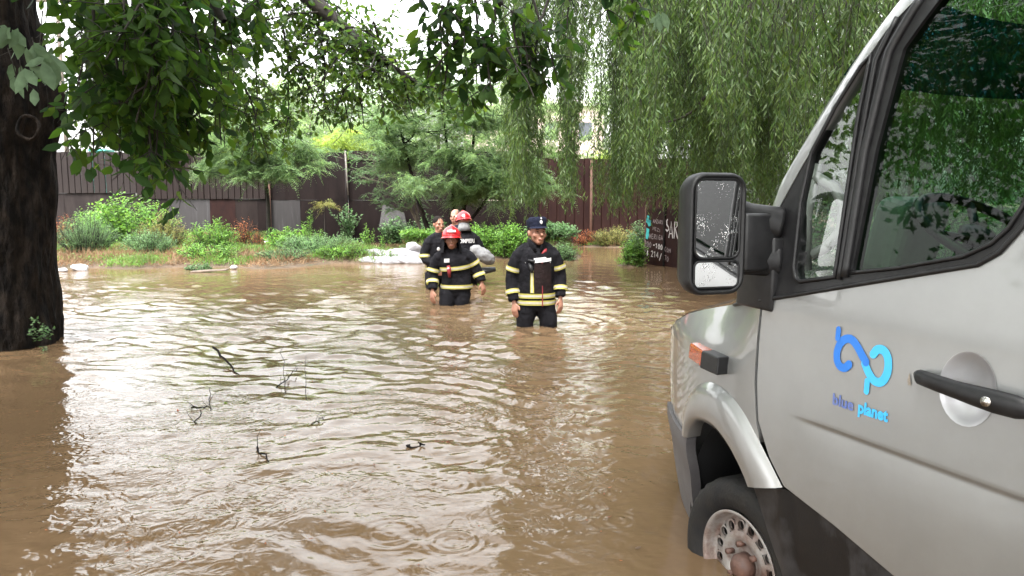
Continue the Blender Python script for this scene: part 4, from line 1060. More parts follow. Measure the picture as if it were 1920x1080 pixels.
def stick(px0, py0, px1, py1, z0, z1, r, label, twigs=0, name="stick", m='bark_dark'):
    Y0 = CAM_H / math.tan(math.atan((py0 - 540) / 1386) + PITCH); Y1 = CAM_H / math.tan(math.atan((py1 - 540) / 1386) + PITCH)
    p0 = spot(px0, Y0, py0); p1 = spot(px1, Y1, py1); p0.z = z0; p1.z = z1
    b = MB(); pts = [p0.lerp(p1, i / 7) + Vector((rng.normal() * .01, rng.normal() * .008, rng.normal() * .006 if 0 < i < 7 else 0)) for i in range(8)]
    b.tube(pts, [r * (1 - .45 * i / 7) for i in range(8)], 7)
    for i in range(twigs):
        q = pts[1 + i % 6]; d = Vector((rng.normal(), rng.normal() * .6, abs(rng.normal()) + .4)).normalized(); L = rng.uniform(.05, .13)
        b.tube([q, q + d * L * .6, q + d * L + Vector((.02, 0, -.01))], [r * .4, r * .3, r * .15], 5)
    c = (pts[0] + pts[-1]) / 2
    b.v = [tuple(Vector(v) - c) for v in b.v]
    o = b.build(name, M[m]); o.location = c; return tag(o, label, "stick")
stick(404, 672, 447, 702, .10, -.01, .011, "dark bare stick poking slanting out of the water, upper left of the debris")
stick(516, 727, 560, 702, .0, .05, .0045, "forked black twig clump tangled on the water beside the thin upright stems", 5, "twig")
stick(360, 768, 392, 764, .01, .012, .006, "short dark floating stick near the orange leaf", 2)
stick(366, 797, 378, 782, -.005, .045, .005, "tiny upright twig below the short floating stick", 1, "twig")
stick(482, 842, 505, 870, .012, .0, .006, "small dark stick floating below the debris, lower middle left", 1)
stick(766, 838, 792, 839, .005, .014, .008, "small dark stick floating alone left of the wader's reflection")
stick(395, 775, 392, 735, -.01, .03, .004, "pale green leaved stem rising in the floating debris", 3, "twig", 'twig')
stick(574, 756, 572, 706, -.01, .16, .003, "thin upright brown stem standing in the water right of the debris", 0, "twig", 'twig')
stick(535, 742, 531, 688, -.01, .18, .003, "thin upright brown stem standing left of the forked twigs", 1, "twig", 'twig')
stick(590, 796, 610, 788, .004, .02, .004, "thin curved twig floating at the right of the debris", 1, "twig")
def float_leaf(px, py, m, label, L=.07, tilt=.2, rz=.3):
    Y_ = CAM_H / math.tan(math.atan((py - 540) / 1386) + PITCH); p = spot(px, Y_, py)
    V, F = leaves_mesh(np.zeros((1, 3)), np.array([[1, 0, 0.]]), np.array([[0, 0, 1.]]), L, L * .45, 'oval')
    o = link("leaf", np_mesh("leaf", V, F), m, None, False); o.location = (p.x, Y_, .012); o.rotation_euler = (tilt, -tilt, rz); tag(o, label, "leaf")
ml = mat('orange_dead_leaf', (.35, .08, .03), (.25, .06, .03), .6); mb_ = mat('brown_dead_leaf', (.10, .055, .03), (.06, .035, .02), .6)
float_leaf(332, 770, ml, "orange dead leaf standing on its edge in the water", .07, -1.1, .2)
float_leaf(1190, 1034, mb_, "small brown leaf on the smooth water left of the van wheel", .035, .1, .6)
float_leaf(358, 1047, mb_, "small brown leaf in the muddy water at the bottom left", .03, .1, 1.6)
float_leaf(150, 877, mb_, "dark thin leaf in the trunk's reflection", .045, .05, .1)
float_leaf(158, 1007, mb_, "brown leaf low in the smooth water below the trunk's reflection", .035, .05, .1)
lit = Foliage(); n = 150; a = rng.uniform(R(-34), R(10), n); r = rng.uniform(2.6, 8.5, n)
lit.add(np.stack([r * np.sin(a), r * np.cos(a), np.full(n, .008)], 1), np.stack([rng.normal(size=n), rng.normal(size=n), np.zeros(n)], 1), np.tile([[0, 0, 1.]], (n, 1)), rng.uniform(.010, .035, n), .009)
lit.build("floating_litter", M['rust_leaf'], None, kind="stuff")
float_leaf(420, 757, M['weed'], "bright green leaf sprig among the floating debris", .08, -.6, 1.0)
# ------------------------------------------------------------------ the van (local axes: x forward, y to its left, z up from the road)
VA = R(22)
HALF = .995; VZ = .42                                 # half width, depth of the water at the wheel
vn = Vector((math.cos(VA), math.sin(VA), 0)); vd = Vector((-math.sin(VA), math.cos(VA), 0))
vc = vn * 2.514                                        # the van's middle line, measured from the photographer
VSC = .906
van = empty("van", (vc.x, vc.y, -.2536), VA + math.pi / 2, "silver grey van with blue logo on its door, standing in the flood at the right", "van")
van.scale = (VSC, VSC, VSC)

def paint_mat():
    m, nt, b, out = new_mat('silver_grey_paint')
    v = coords(nt)
    n = N(nt, "ShaderNodeTexNoise", Scale=2.2, Detail=6.0, Roughness=.65); nt.links.new(v, n.inputs["Vector"])
    c = ramp(nt, n.outputs[0], [(.35, (.312, .318, .318)), (.65, (.272, .277, .277))])
    # rain-carried grime, thicker low down on the panels
    sep = nt.nodes.new("ShaderNodeSeparateXYZ"); tc = nt.nodes.new("ShaderNodeTexCoord"); nt.links.new(tc.outputs["Object"], sep.inputs[0])
    mr = N(nt, "ShaderNodeMapRange"); mr.inputs["From Min"].default_value = 1.05; mr.inputs["From Max"].default_value = .62; nt.links.new(sep.outputs[2], mr.inputs[0])
    n2 = N(nt, "ShaderNodeTexNoise", Scale=5.0, Detail=8.0, Roughness=.7); v2 = coords(nt, (1, 1, .45)); nt.links.new(v2, n2.inputs["Vector"])
    mu = N(nt, "ShaderNodeMath", operation='MULTIPLY'); nt.links.new(mr.outputs[0], mu.inputs[0]); nt.links.new(n2.outputs[0], mu.inputs[1])
    mx = nt.nodes.new("ShaderNodeMixRGB"); mx.inputs[2].default_value = (.20, .17, .145, 1)
    mu2 = N(nt, "ShaderNodeMath", operation='MULTIPLY'); mu2.inputs[1].default_value = .75; nt.links.new(mu.outputs[0], mu2.inputs[0])
    nt.links.new(mu2.outputs[0], mx.inputs[0]); nt.links.new(c, mx.inputs[1]); nt.links.new(mx.outputs[0], b.inputs["Base Color"])
    b.inputs["Metallic"].default_value = .55
    rr = N(nt, "ShaderNodeMapRange"); rr.inputs["To Min"].default_value = .30; rr.inputs["To Max"].default_value = .48; nt.links.new(n2.outputs[0], rr.inputs[0]); nt.links.new(rr.outputs[0], b.inputs["Roughness"])
    b.inputs["Coat Weight"].default_value = 1.0; b.inputs["Coat Roughness"].default_value = .045
    nb = N(nt, "ShaderNodeTexNoise", Scale=1.6, Detail=2.0); nt.links.new(v, nb.inputs["Vector"])
    bp = N(nt, "ShaderNodeBump", Strength=.25, Distance=.012); nt.links.new(nb.outputs[0], bp.inputs["Height"])
    fl = N(nt, "ShaderNodeTexNoise", Scale=900.0, Detail=1.0); nt.links.new(v, fl.inputs["Vector"])
    bp2 = N(nt, "ShaderNodeBump", Strength=.05, Distance=.0006); nt.links.new(fl.outputs[0], bp2.inputs["Height"]); nt.links.new(bp.outputs[0], bp2.inputs["Normal"])
    nt.links.new(bp2.outputs[0], b.inputs["Normal"])
    return m
M['paint'] = paint_mat()
M['trim'] = mat('black_plastic_trim', (.009, .009, .010), (.016, .016, .017), .42, spec=0.35, scale=30, bump=.08, bscale=300, bdist=.002)
M['clad'] = mat('wet_cladding_painted_sheen', (.030, .030, .033), (.006, .006, .007), .30, spec=.5, scale=4, sc=(1, 1, .6), bump=.1, bscale=200, bdist=.002, pos=(.48, .56), rvar=.2)  # pale blotches paint the glossy reflections of wet patches into the colour
M['bumper'] = mat('grey_plastic_bumper', (.10, .095, .098), (.075, .07, .073), .55, scale=8)
M['rubber'] = mat('tyre_rubber', (.010, .010, .011), (.020, .018, .016), .7, spec=.25, scale=12, bump=.2, bscale=90)
M['inner'] = mat('dark_inner_panel', (.010, .010, .011), None, .8)
def rim_mat():
    m, nt, b, out = new_mat('rusty_silver_steel')
    v = coords(nt); n = N(nt, "ShaderNodeTexNoise", Scale=6.0, Detail=8.0, Roughness=.7); nt.links.new(v, n.inputs["Vector"])
    nt.links.new(ramp(nt, n.outputs[0], [(.42, (.30, .28, .265)), (.52, (.22, .17, .15)), (.62, (.11, .06, .045))]), b.inputs["Base Color"])
    b.inputs["Metallic"].default_value = .4; b.inputs["Roughness"].default_value = .5
    return m
M['rim'] = rim_mat()
M['hub'] = mat('rusty_hub', (.13, .065, .045), (.07, .038, .03), .6, scale=14, bump=.3)
M['chrome'] = mat('worn_metal', (.55, .53, .50), (.4, .38, .36), .25, metal=1.0)
M['amber'] = mat('amber_lens', (.40, .06, .008), (.30, .04, .006), .12, coat=.6, scale=20)
M['seat'] = mat('grey_seat_cloth', (.04, .04, .045), (.025, .025, .03), .9, spec=.1, scale=40)
M['lightgrey'] = mat('light_grey_plastic', (.30, .30, .295), None, .5)
M['blue'] = mat('logo_blue', (.022, .16, .58), (.025, .18, .62), .35, scale=3)
M['cyan'] = mat('logo_cyan', (.055, .42, .80), (.06, .44, .82), .35, scale=3)
M['navy'] = mat('faded_blue_lettering', (.07, .13, .42), (.16, .20, .40), .4, scale=60)

def glass_mat(name, tint, refl=1.0, drops=0.0):
    m, nt, b, out = new_mat(name); nt.nodes.remove(b)
    tr = nt.nodes.new("ShaderNodeBsdfTransparent"); tr.inputs[0].default_value = (*tint, 1)
    gl = nt.nodes.new("ShaderNodeBsdfGlossy"); gl.inputs["Roughness"].default_value = .015
    fr = nt.nodes.new("ShaderNodeFresnel"); ge = nt.nodes.new("ShaderNodeNewGeometry")
    io = N(nt, "ShaderNodeMapRange"); io.inputs["To Min"].default_value = 1.62; io.inputs["To Max"].default_value = 1 / 1.62   # a pane reflects alike from both sides
    nt.links.new(ge.outputs["Backfacing"], io.inputs[0]); nt.links.new(io.outputs[0], fr.inputs[0])
    v = coords(nt); n = N(nt, "ShaderNodeTexNoise", Scale=3.0, Detail=1.0); nt.links.new(v, n.inputs["Vector"])
    bp = N(nt, "ShaderNodeBump", Strength=.04, Distance=.01); nt.links.new(n.outputs[0], bp.inputs["Height"])
    nt.links.new(bp.outputs[0], gl.inputs["Normal"]); nt.links.new(bp.outputs[0], fr.inputs["Normal"])
    mu = N(nt, "ShaderNodeMath", operation='MULTIPLY'); mu.use_clamp = True; mu.inputs[1].default_value = refl; nt.links.new(fr.outputs[0], mu.inputs[0])
    mx = nt.nodes.new("ShaderNodeMixShader"); nt.links.new(mu.outputs[0], mx.inputs[0]); nt.links.new(tr.outputs[0], mx.inputs[1]); nt.links.new(gl.outputs[0], mx.inputs[2])
    nt.links.new(mx.outputs[0], out.inputs[0])
    return m
M['glass'] = glass_mat('side_window_glass', (.27, .46, .30), .38)
M['glass_clear'] = glass_mat('quarter_window_glass', (.70, .76, .72), 1.6)
M['glass_band'] = glass_mat('blue_sun_band_glass', (.03, .13, .27), .35)
def mirror_mat():
    m, nt, b, out = new_mat('rain_spotted_mirror')
    b.inputs["Base Color"].default_value = (.78, .79, .80, 1); b.inputs["Metallic"].default_value = 1.0; b.inputs["Roughness"].default_value = .03
    v = coords(nt); vo = N(nt, "ShaderNodeTexVoronoi", Scale=150.0); vo.inputs["Randomness"].default_value = 1.0; nt.links.new(v, vo.inputs["Vector"])
    n = N(nt, "ShaderNodeTexNoise", Scale=14.0, Detail=3.0); nt.links.new(v, n.inputs["Vector"])
    th = N(nt, "ShaderNodeMapRange"); th.inputs["From Min"].default_value = .40; th.inputs["From Max"].default_value = .65; th.inputs["To Min"].default_value = .0; th.inputs["To Max"].default_value = .42; nt.links.new(n.outputs[0], th.inputs[0])
    lt = N(nt, "ShaderNodeMath", operation='LESS_THAN'); nt.links.new(vo.outputs["Distance"], lt.inputs[0]); nt.links.new(th.outputs[0], lt.inputs[1])
    sb = N(nt, "ShaderNodeMath", operation='SUBTRACT'); nt.links.new(th.outputs[0], sb.inputs[0]); nt.links.new(vo.outputs["Distance"], sb.inputs[1])
    mxx = N(nt, "ShaderNodeMath", operation='MAXIMUM'); mxx.inputs[1].default_value = 0; nt.links.new(sb.outputs[0], mxx.inputs[0])
    bp = N(nt, "ShaderNodeBump", Strength=1.0, Distance=.004); nt.links.new(mxx.outputs[0], bp.inputs["Height"]); nt.links.new(bp.outputs[0], b.inputs["Normal"])
    return m
M['mirror'] = mirror_mat()

def sm(a, b, x):
    t = min(1, max(0, (x - a) / (b - a))); return t * t * (3 - 2 * t)
def voff(s, z):
    """how far the flank lies inward of the widest line; z above the water"""
    o = .02 * ((z - .6) / .4) ** 2 if z < 1 else .02 + (z - 1) * .13
    if z > 1.75: o += (z - 1.75) ** 2 * .6
    t = max(0, s - 2.0); o += .02 * t + .26 * t * t
    if z > .75 and s > 2.1: o += (z - .75) * .35 * min(1, (s - 2.1) / .3)
    return o
def crease(s, z):
    f = sm(1.92, 1.70, s)
    return f * .010 * sm(.645, .630, z) * math.exp(-max(0, .634 - z) / .09)
def inside(p, poly):
    c = False; n = len(poly); j = n - 1
    for i in range(n):
        a, b = poly[i], poly[j]
        if (a[1] > p[1]) != (b[1] > p[1]) and p[0] < (b[0] - a[0]) * (p[1] - a[1]) / (b[1] - a[1]) + a[0]: c = not c
        j = i
    return c
def densify(poly, d, closed=True):
    out = []; n = len(poly)
    for i in range(n if closed else n - 1):
        a, b = poly[i], poly[(i + 1) % n]; L = math.hypot(b[0] - a[0], b[1] - a[1]); k = max(1, int(L / d))
        for j in range(k): out.append((a[0] + (b[0] - a[0]) * j / k, a[1] + (b[1] - a[1]) * j / k))
    if not closed: out.append(poly[-1])
    return out
def smooth_poly(poly, n):
    P = bezier([(a, b, 0) for a, b in poly], n); return [(p.x, p.y) for p in P]
def panel(name, outline, m, parent, grid=.035, dense=.03, extra=None, th=.018, lift=0.0, holes=(), side=1, rows=()):
    ol = densify(outline, dense); hs = [densify(h, dense) for h in holes]
    pts = [Vector(p) for p in ol]; edges = [(i, (i + 1) % len(ol)) for i in range(len(ol))]
    for h in hs:
        b0 = len(pts); pts += [Vector(p) for p in h]; edges += [(b0 + i, b0 + (i + 1) % len(h)) for i in range(len(h))]
    x0, x1 = min(p[0] for p in ol), max(p[0] for p in ol); z0, z1 = min(p[1] for p in ol), max(p[1] for p in ol)
    zz = list(np.arange(z0 + grid * .5, z1, grid)) + [r for r in rows if z0 < r < z1]
    nb = len(pts)
    bp = np.array([tuple(p) for p in pts[:nb]])
    for z in zz:
        for x in np.arange(x0 + grid * .5, x1, grid):
            if np.min(np.hypot(bp[:, 0] - x, bp[:, 1] - z)) > grid * .3: pts.append(Vector((x, z)))
    V, E, Fc, *_ = delaunay_2d_cdt(pts, edges, [], 0, 1e-5)
    F = []
    for f in Fc:
        c = sum((V[i] for i in f), Vector((0, 0))) / len(f)
        if inside(c, ol) and not any(inside(c, h) for h in hs): F.append(tuple(f))
    ex = extra or (lambda s, z: 0)
    V3 = [Vector((v.x, side * (HALF - voff(v.x, v.y) - ex(v.x, v.y) + lift), v.y + VZ)) for v in V]
    bm = bmesh.new(); vs = [bm.verts.new(v) for v in V3]
    for f in F:
        try: bm.faces.new([vs[i] for i in f])
        except ValueError: pass
    bmesh.ops.delete(bm, geom=[v for v in bm.verts if not v.link_faces], context='VERTS')
    for f in bm.faces:
        f.normal_update()
        if f.normal.y * side < 0: f.normal_flip()
    be = [e for e in bm.edges if len(e.link_faces) == 1]
    if th:
        r = bmesh.ops.extrude_edge_only(bm, edges=be)
        nv = [g_ for g_ in r['geom'] if isinstance(g_, bmesh.types.BMVert)]
        for v in nv: v.co.y -= side * th
        for e in be: e.smooth = False
    me = bpy.data.meshes.new(name); bm.to_mesh(me); bm.free()
    return link(name, me, m, parent)

def P3(s, z, out=0.0): return Vector((s, HALF - voff(s, z) + out, z + VZ))

# outlines measured on the flank (s forward, z above water)
GAP = [(2.088, 1.005), (2.086, .856), (2.080, .702), (2.064, .569), (2.0, .452), (1.928, .372)]
ARCH_O = smooth_poly([(2.690, .330), (2.655, .464), (2.560, .565), (2.42, .628), (2.28, .635), (2.16, .590), (2.07, .52), (2.0, .452), (1.928, .372)], 30)
ARCH_I = smooth_poly([(2.615, .330), (2.575, .395), (2.500, .445), (2.400, .466), (2.308, .462), (2.22, .428), (2.160, .385), (2.12, .345), (2.10, .315)], 30)
door = MB()
door_outline = [(2.080, 1.000), (2.078, .856), (2.072, .702), (2.056, .575), (1.994, .460), (1.922, .380), (1.84, .362), (1.698, .332), (1.477, .272), (1.25, .215), (1.02, .18), (1.005, .6), (1.0, 1.0), (1.02, 1.50)] + \
    [(1.15, 1.50), (1.185, 1.36), (1.212, 1.293), (1.258, 1.228), (1.31, 1.193), (1.457, 1.158), (1.718, 1.095)]
CUPH = [(1.290 + .0755 * math.cos(a), .872 + .094 * math.sin(a)) for a in np.linspace(0, 2 * math.pi, 41)[:-1]]
fdoor = panel("front_door", door_outline, M['paint'], van, .028, .02, crease, .0, holes=(CUPH,), rows=(.612, .622, .628, .634, .640, .646, .656))
fender_outline = [(2.092, .995)] + [(2.092, .856), (2.088, .702), (2.068, .565)] + [p for p in reversed(ARCH_O[:24])] + [(2.70, .33), (3.0, .33), (3.16, .33), (3.17, .6), (3.13, .70), (3.0, .775), (2.8, .845), (2.6, .895), (2.335, .955)]
panel("front_fender", fender_outline, M['paint'], van, .035, .025, None, .03)
# bonnet, windscreen scuttle, nose
b = MB(); rows_ = []
top = [(3.13, .705), (3.0, .78), (2.8, .85), (2.6, .90), (2.40, .95), (2.30, .985)]
for s, z in top:
    yw = HALF - voff(s, z); rows_.append([(s + .10 * (1 - (k / 6 - 1) ** 2) if s > 3 else s + .03 * (1 - (k / 6 - 1) ** 2), yw * (1 - k / 6), z + VZ + .075 * (1 - abs(1 - k / 6) ** 2.2)) for k in range(13)])
V = [p for r in rows_ for p in r]; b.add(V, [(i * 13 + k, i * 13 + k + 1, (i + 1) * 13 + k + 1, (i + 1) * 13 + k) for i in range(len(rows_) - 1) for k in range(12)])
b.build("bonnet", M['paint'], van)
b = MB(); zz = [.72, .6, .45, .30, .1, -.1, -.2]
for z in zz:
    yw = HALF - voff(3.16, min(z, .72)); b_row = [(3.16 + .12 * (1 - (k / 6 - 1) ** 2) - (.02 if z < 0 else 0), yw * (1 - k / 6), z + VZ) for k in range(13)]; b.v += b_row
b.f = [(i * 13 + k, i * 13 + k + 1, (i + 1) * 13 + k + 1, (i + 1) * 13 + k) for i in range(len(zz) - 1) for k in range(12)]; b.m = [0] * len(b.f)
b.build("nose_panel", M['bumper'], van)
for sd in (1, -1):
    b = MB(); b.ell((3.10, sd * .46, .58 + VZ), (.10, .10, .09), (0, 0, sd * .5)); b.build("headlight", M['glass_clear'] if False else M['lightgrey'], van)
b = MB()
for k in range(4): b.box((3.30, 0, .48 + VZ + .05 * k), (.02, .9, .02))
b.build("grille", M['trim'], van, smooth=False)
# bumper end seen beyond the arch
bump_outline = [(2.625, .325), (2.70, .325), (3.0, .325), (3.16, .325), (3.16, .0), (3.12, -.20), (2.80, -.22), (2.69, -.12), (2.655, .02), (2.635, .18)]
panel("bumper", bump_outline, M['bumper'], van, .035, .025, lambda s, z: -.022 * math.exp(-((z - .28) / .10) ** 2) + .05 * max(0, .05 - z), .05)
# flared wheel arch trim
b = MB(); K = 30; prof = [(0.0, .0), (.10, .018), (.30, .030), (.60, .034), (.85, .030), (1.0, .016), (1.0, -.05)]
for i in range(K):
    (so, zo), (si, zi) = ARCH_O[i], ARCH_I[i]
    for t, o_ in prof:
        s = so + (si - so) * t; z = zo + (zi - zo) * t; b.v.append(tuple(P3(s, z, o_)))
np_ = len(prof)
b.f = [(i * np_ + j, i * np_ + j + 1, (i + 1) * np_ + j + 1, (i + 1) * np_ + j) for i in range(K - 1) for j in range(np_ - 1)]; b.m = [0] * len(b.f)
b.build("wheel_arch_trim", M['paint'], van)
# wheel housing
b = MB(); n_ = 20; cx, cz = 2.34, -.02
for i in range(n_ + 1):
    a = math.pi * (-.05 + 1.1 * i / n_); x = cx + .36 * math.cos(a); z = cz + .50 * math.sin(a)
    for y in (HALF - .19, HALF - .62): b.v.append((x, y, z + VZ))
b.f = [(2 * i, 2 * i + 1, 2 * i + 3, 2 * i + 2) for i in range(n_)]
b.f.append(tuple(2 * i + 1 for i in range(n_ + 1))); b.m = [0] * len(b.f)
b.build("wheel_housing", M['inner'], van)
# sill cladding behind the wheel
clad_outline = [(2.112, .328), (2.06, .330), (2.0, .340), (1.928, .366), (1.86, .358), (1.698, .326), (1.477, .266), (1.25, .209), (1.02, .172), (.9, .15), (.9, -.2), (1.5, -.22), (1.92, -.2), (1.955, .0), (2.00, .10), (2.045, .215), (2.085, .29)]
panel("sill_cladding", clad_outline, M['clad'], van, .035, .022, lambda s, z: .012 + .05 * max(0, .2 - z) + .012 * math.exp(-((s - 1.945) / .02) ** 2) * -1.0, .05)
b = MB(); b.box((1.45, HALF - .09, -.16 + VZ), (1.2, .10, .12)); b.build("running_board", mat('pale_dented_sill', (.40, .40, .36), (.30, .30, .27), .5, scale=9), van, smooth=False)
# dark shell behind the shut lines
shell = [(3.05, .70), (2.8, .80), (2.335, .90), (2.08, .97), (1.7, 1.05), (1.31, 1.15), (1.0, 1.45), (.98, .2), (1.45, .24), (1.72, .30), (1.9, .345), (2.02, .44), (2.10, .56), (2.2, .62), (2.4, .66), (2.6, .58), (2.7, .45), (3.05, .36)]
panel("inner_body", shell, M['inner'], van, .06, .05, lambda s, z: .035, 0)
# black window surround with its openings
Q = [(1.950, 1.133), (1.935, 1.098), (1.912, 1.088), (1.768, 1.117), (1.770, 1.382), (1.770, 1.624), (1.757, 1.800), (1.79, 1.772), (1.870, 1.655), (1.945, 1.515), (1.962, 1.35)]
G = [(1.708, 1.135), (1.548, 1.163), (1.353, 1.209), (1.283, 1.246), (1.245, 1.288), (1.218, 1.345), (1.19, 1.50), (1.15, 1.70), (1.16, 1.86), (1.25, 1.925), (1.56, 1.925), (1.645, 1.80), (1.688, 1.51)]
frame_out = [(2.335, .950), (2.09, 1.000), (1.718, 1.090), (1.457, 1.153), (1.31, 1.188), (1.258, 1.223), (1.212, 1.288), (1.18, 1.36), (1.15, 1.50), (1.10, 1.70), (1.10, 1.90), (1.20, 1.985), (1.60, 1.985), (1.72, 1.885), (1.86, 1.68), (2.0, 1.46), (2.13, 1.235), (2.20, 1.16), (2.28, 1.12), (2.36, 1.04)]
panel("window_frame", frame_out, M['trim'], van, .04, .02, None, .04, holes=(Q, G))
panel("quarter_window", Q, M['glass_clear'], van, .08, .03, lambda s, z: .012, 0)
panel("side_window", G, M['glass'], van, .08, .03, lambda s, z: .014, 0)
# rubber seals and the divider bar
def seal(pts, r, name="rubber_seal", m='trim', out=.004, closed=False):
    b = MB(); pp = densify(pts, .03, closed); b.tube([P3(s, z, out) for s, z in pp], r, 6, closed=closed); return b.build(name, M[m], van)
seal(Q, .007, closed=True)
seal([(1.728, 1.12), (1.725, 1.50), (1.690, 1.80), (1.62, 1.95)], .014, "window_divider")
seal([(1.750, 1.11), (1.747, 1.50), (1.735, 1.78), (1.69, 1.90)], .009, "window_divider")
seal(G[:6] + [(1.19, 1.50)], .006)
seal([(2.335, .952), (2.09, 1.002), (1.718, 1.093), (1.457, 1.156), (1.31, 1.191), (1.258, 1.226), (1.212, 1.291), (1.15, 1.50)], .007)
# silver windscreen pillar
pil = [(2.36, 1.045), (2.27, 1.115), (2.19, 1.155), (2.122, 1.232), (1.990, 1.455), (1.850, 1.676), (1.712, 1.878), (1.603, 1.98), (1.20, 1.99), (1.0, 1.985), (.98, 2.05), (1.55, 2.06), (1.70, 2.0), (1.84, 1.84), (1.97, 1.655), (2.13, 1.405), (2.28, 1.20), (2.40, 1.06)]
panel("windscreen_pillar", pil, M['paint'], van, .035, .02, lambda s, z: -.004 + .05 * sm(.0, .10, (s - 1.605) * .82 + (z - 1.99) * .57 - .02) ** 2, .05)
# windscreen, with its blue sun band
def ws(s, z, t):                                        # t = -1..1 across
    yw = HALF - voff(s, z) - .04; return (s + .20 * (1 - t * t), yw * t, z + VZ)
edge = [(2.40, 1.0), (2.28, 1.20), (2.13, 1.405), (1.97, 1.655), (1.90, 1.765), (1.84, 1.84), (1.70, 2.0)]
for nm, lo, hi, mm in (("windscreen", 0, 4, 'glass_clear'), ("sun_band", 4, 6, 'glass_band')):
    b = MB(); V = [ws(s, z, -1 + 2 * k / 12) for s, z in edge[lo:hi + 1] for k in range(13)]; b.add(V, [(i * 13 + k, i * 13 + k + 1, (i + 1) * 13 + k + 1, (i + 1) * 13 + k) for i in range(hi - lo) for k in range(12)]); b.build(nm, M[mm], van)
# roof and the load body behind the door
b = MB(); V = []
for s in (1.72, 1.55, 1.2, .6, 0, -1, -2.0):
    for k in range(11):
        t = -1 + 2 * k / 10; yw = HALF - voff(min(s, 1.5), 2.05); V.append((s + (.12 * (1 - t * t) if s > 1.6 else 0), yw * t, 2.03 + VZ + .07 * (1 - t * t)))
b.add(V, [(i * 11 + k, i * 11 + k + 1, (i + 1) * 11 + k + 1, (i + 1) * 11 + k) for i in range(6) for k in range(10)]); b.build("roof", M['paint'], van)
body = [(.985, 1.985), (.985, .17), (.6, .10), (-2.0, .10), (-2.0, 2.05), (.985, 2.05)]
for sd in (1, -1):
    panel("side_panel", body, M['paint'], van, .12, .08, crease if sd > 0 else None, .02, side=sd)
panel("side_door", [(2.08, .99), (2.05, .56), (1.92, .38), (1.4, .25), (1.0, .2), (1.0, 1.0), (1.2, 1.2)], M['paint'], van, .12, .06, None, .03, side=-1)
panel("front_fender", [(2.09, .99), (2.09, .6), (2.4, .66), (2.7, .4), (3.14, .33), (3.14, .7), (2.6, .89)], M['paint'], van, .1, .06, None, .03, side=-1)
panel("window_frame", frame_out, M['trim'], van, .06, .04, None, .05, holes=(Q, G), side=-1)
panel("side_window", G, M['glass_clear'], van, .1, .05, lambda s, z: .014, 0, side=-1)
panel("quarter_window", Q, M['glass_clear'], van, .1, .05, lambda s, z: .014, 0, side=-1)
panel("windscreen_pillar", pil, M['paint'], van, .06, .04, lambda s, z: .0, .05, side=-1)
b = MB(); b.box((-2.0, 0, 1.05 + VZ), (.04, 1.9, 1.95)); b.build("rear_panel", M['paint'], van, smooth=False)
b = MB(); b.box((0, 0, -.05 + VZ), (4.0, 1.7, .10)); b.box((2.6, 0, -.02 + VZ), (.9, .8, .2)); b.build("underbody", M['inner'], van, smooth=False)
b = MB(); b.box((.55, 0, 1.1 + VZ), (.03, 1.86, 1.75)); b.build("bulkhead", M['seat'], van, smooth=False)
# cab: dashboard, wheel, seats, handle
b = MB(); b.box((2.15, 0, .80 + VZ), (.55, 1.62, .35), (0, .18, 0)); b.box((2.02, 0, .62 + VZ), (.3, .5, .5)); bevel_mod(b.build("dashboard", M['trim'], van, smooth=False), .05, 3)
b = MB(); hd = Vector((1.68, .42, 1.25 + VZ)); ax = Vector((-.55, 0, .83)).normalized(); u = Vector((0, 1, 0)); w_ = ax.cross(u)
ring = [hd + u * .215 * math.cos(a) + w_ * .215 * math.sin(a) for a in np.linspace(0, 2 * math.pi, 33)[:-1]]
b.tube(ring, .017, 8, closed=True)
for a in (.0, 2.2, 4.1): b.tube([hd - ax * .03, hd + (u * math.cos(a) + w_ * math.sin(a)) * .21], .014, 6)
b.tube([hd, hd - ax * .25], .035, 8); b.ell(hd - ax * .02, (.07, .07, .03), (0, -.58, 0)); b.build("steering_wheel", M['trim'], van)
for yy in (.45, -.45):
    st_ = MB(); st_.box((1.18, yy, .72 + VZ), (.50, .48, .16), (0, -.08, 0)); st_.box((.88, yy, 1.08 + VZ), (.14, .48, .66), (0, -.22, 0)); st_.box((.80, yy, 1.50 + VZ), (.10, .26, .18), (0, -.2, 0))
    bevel_mod(st_.build("seat", M['seat'], van, smooth=False), .045, 3)
b = MB(); b.tube([(1.955, HALF - .11, 1.17 + VZ), (1.925, HALF - .15, 1.20 + VZ), (1.875, HALF - .16, 1.26 + VZ), (1.870, HALF - .16, 1.34 + VZ), (1.905, HALF - .15, 1.40 + VZ), (1.955, HALF - .11, 1.44 + VZ)], [(.018, .013)] * 6, 8); b.tube([(1.965, HALF - .10, 1.12 + VZ), (1.975, HALF - .10, 1.30 + VZ), (1.96, HALF - .12, 1.48 + VZ)], .02, 8)
b.build("grab_handle", M['lightgrey'], van)
b = MB(); b.box((1.96, .44, 1.22 + VZ), (.14, .26, .30), (0, -.25, 0)); bevel_mod(b.build("pale_dash_item", M['lightgrey'], van, smooth=False), .05, 4)  # pale rounded box for an unidentified light item above the dashboard
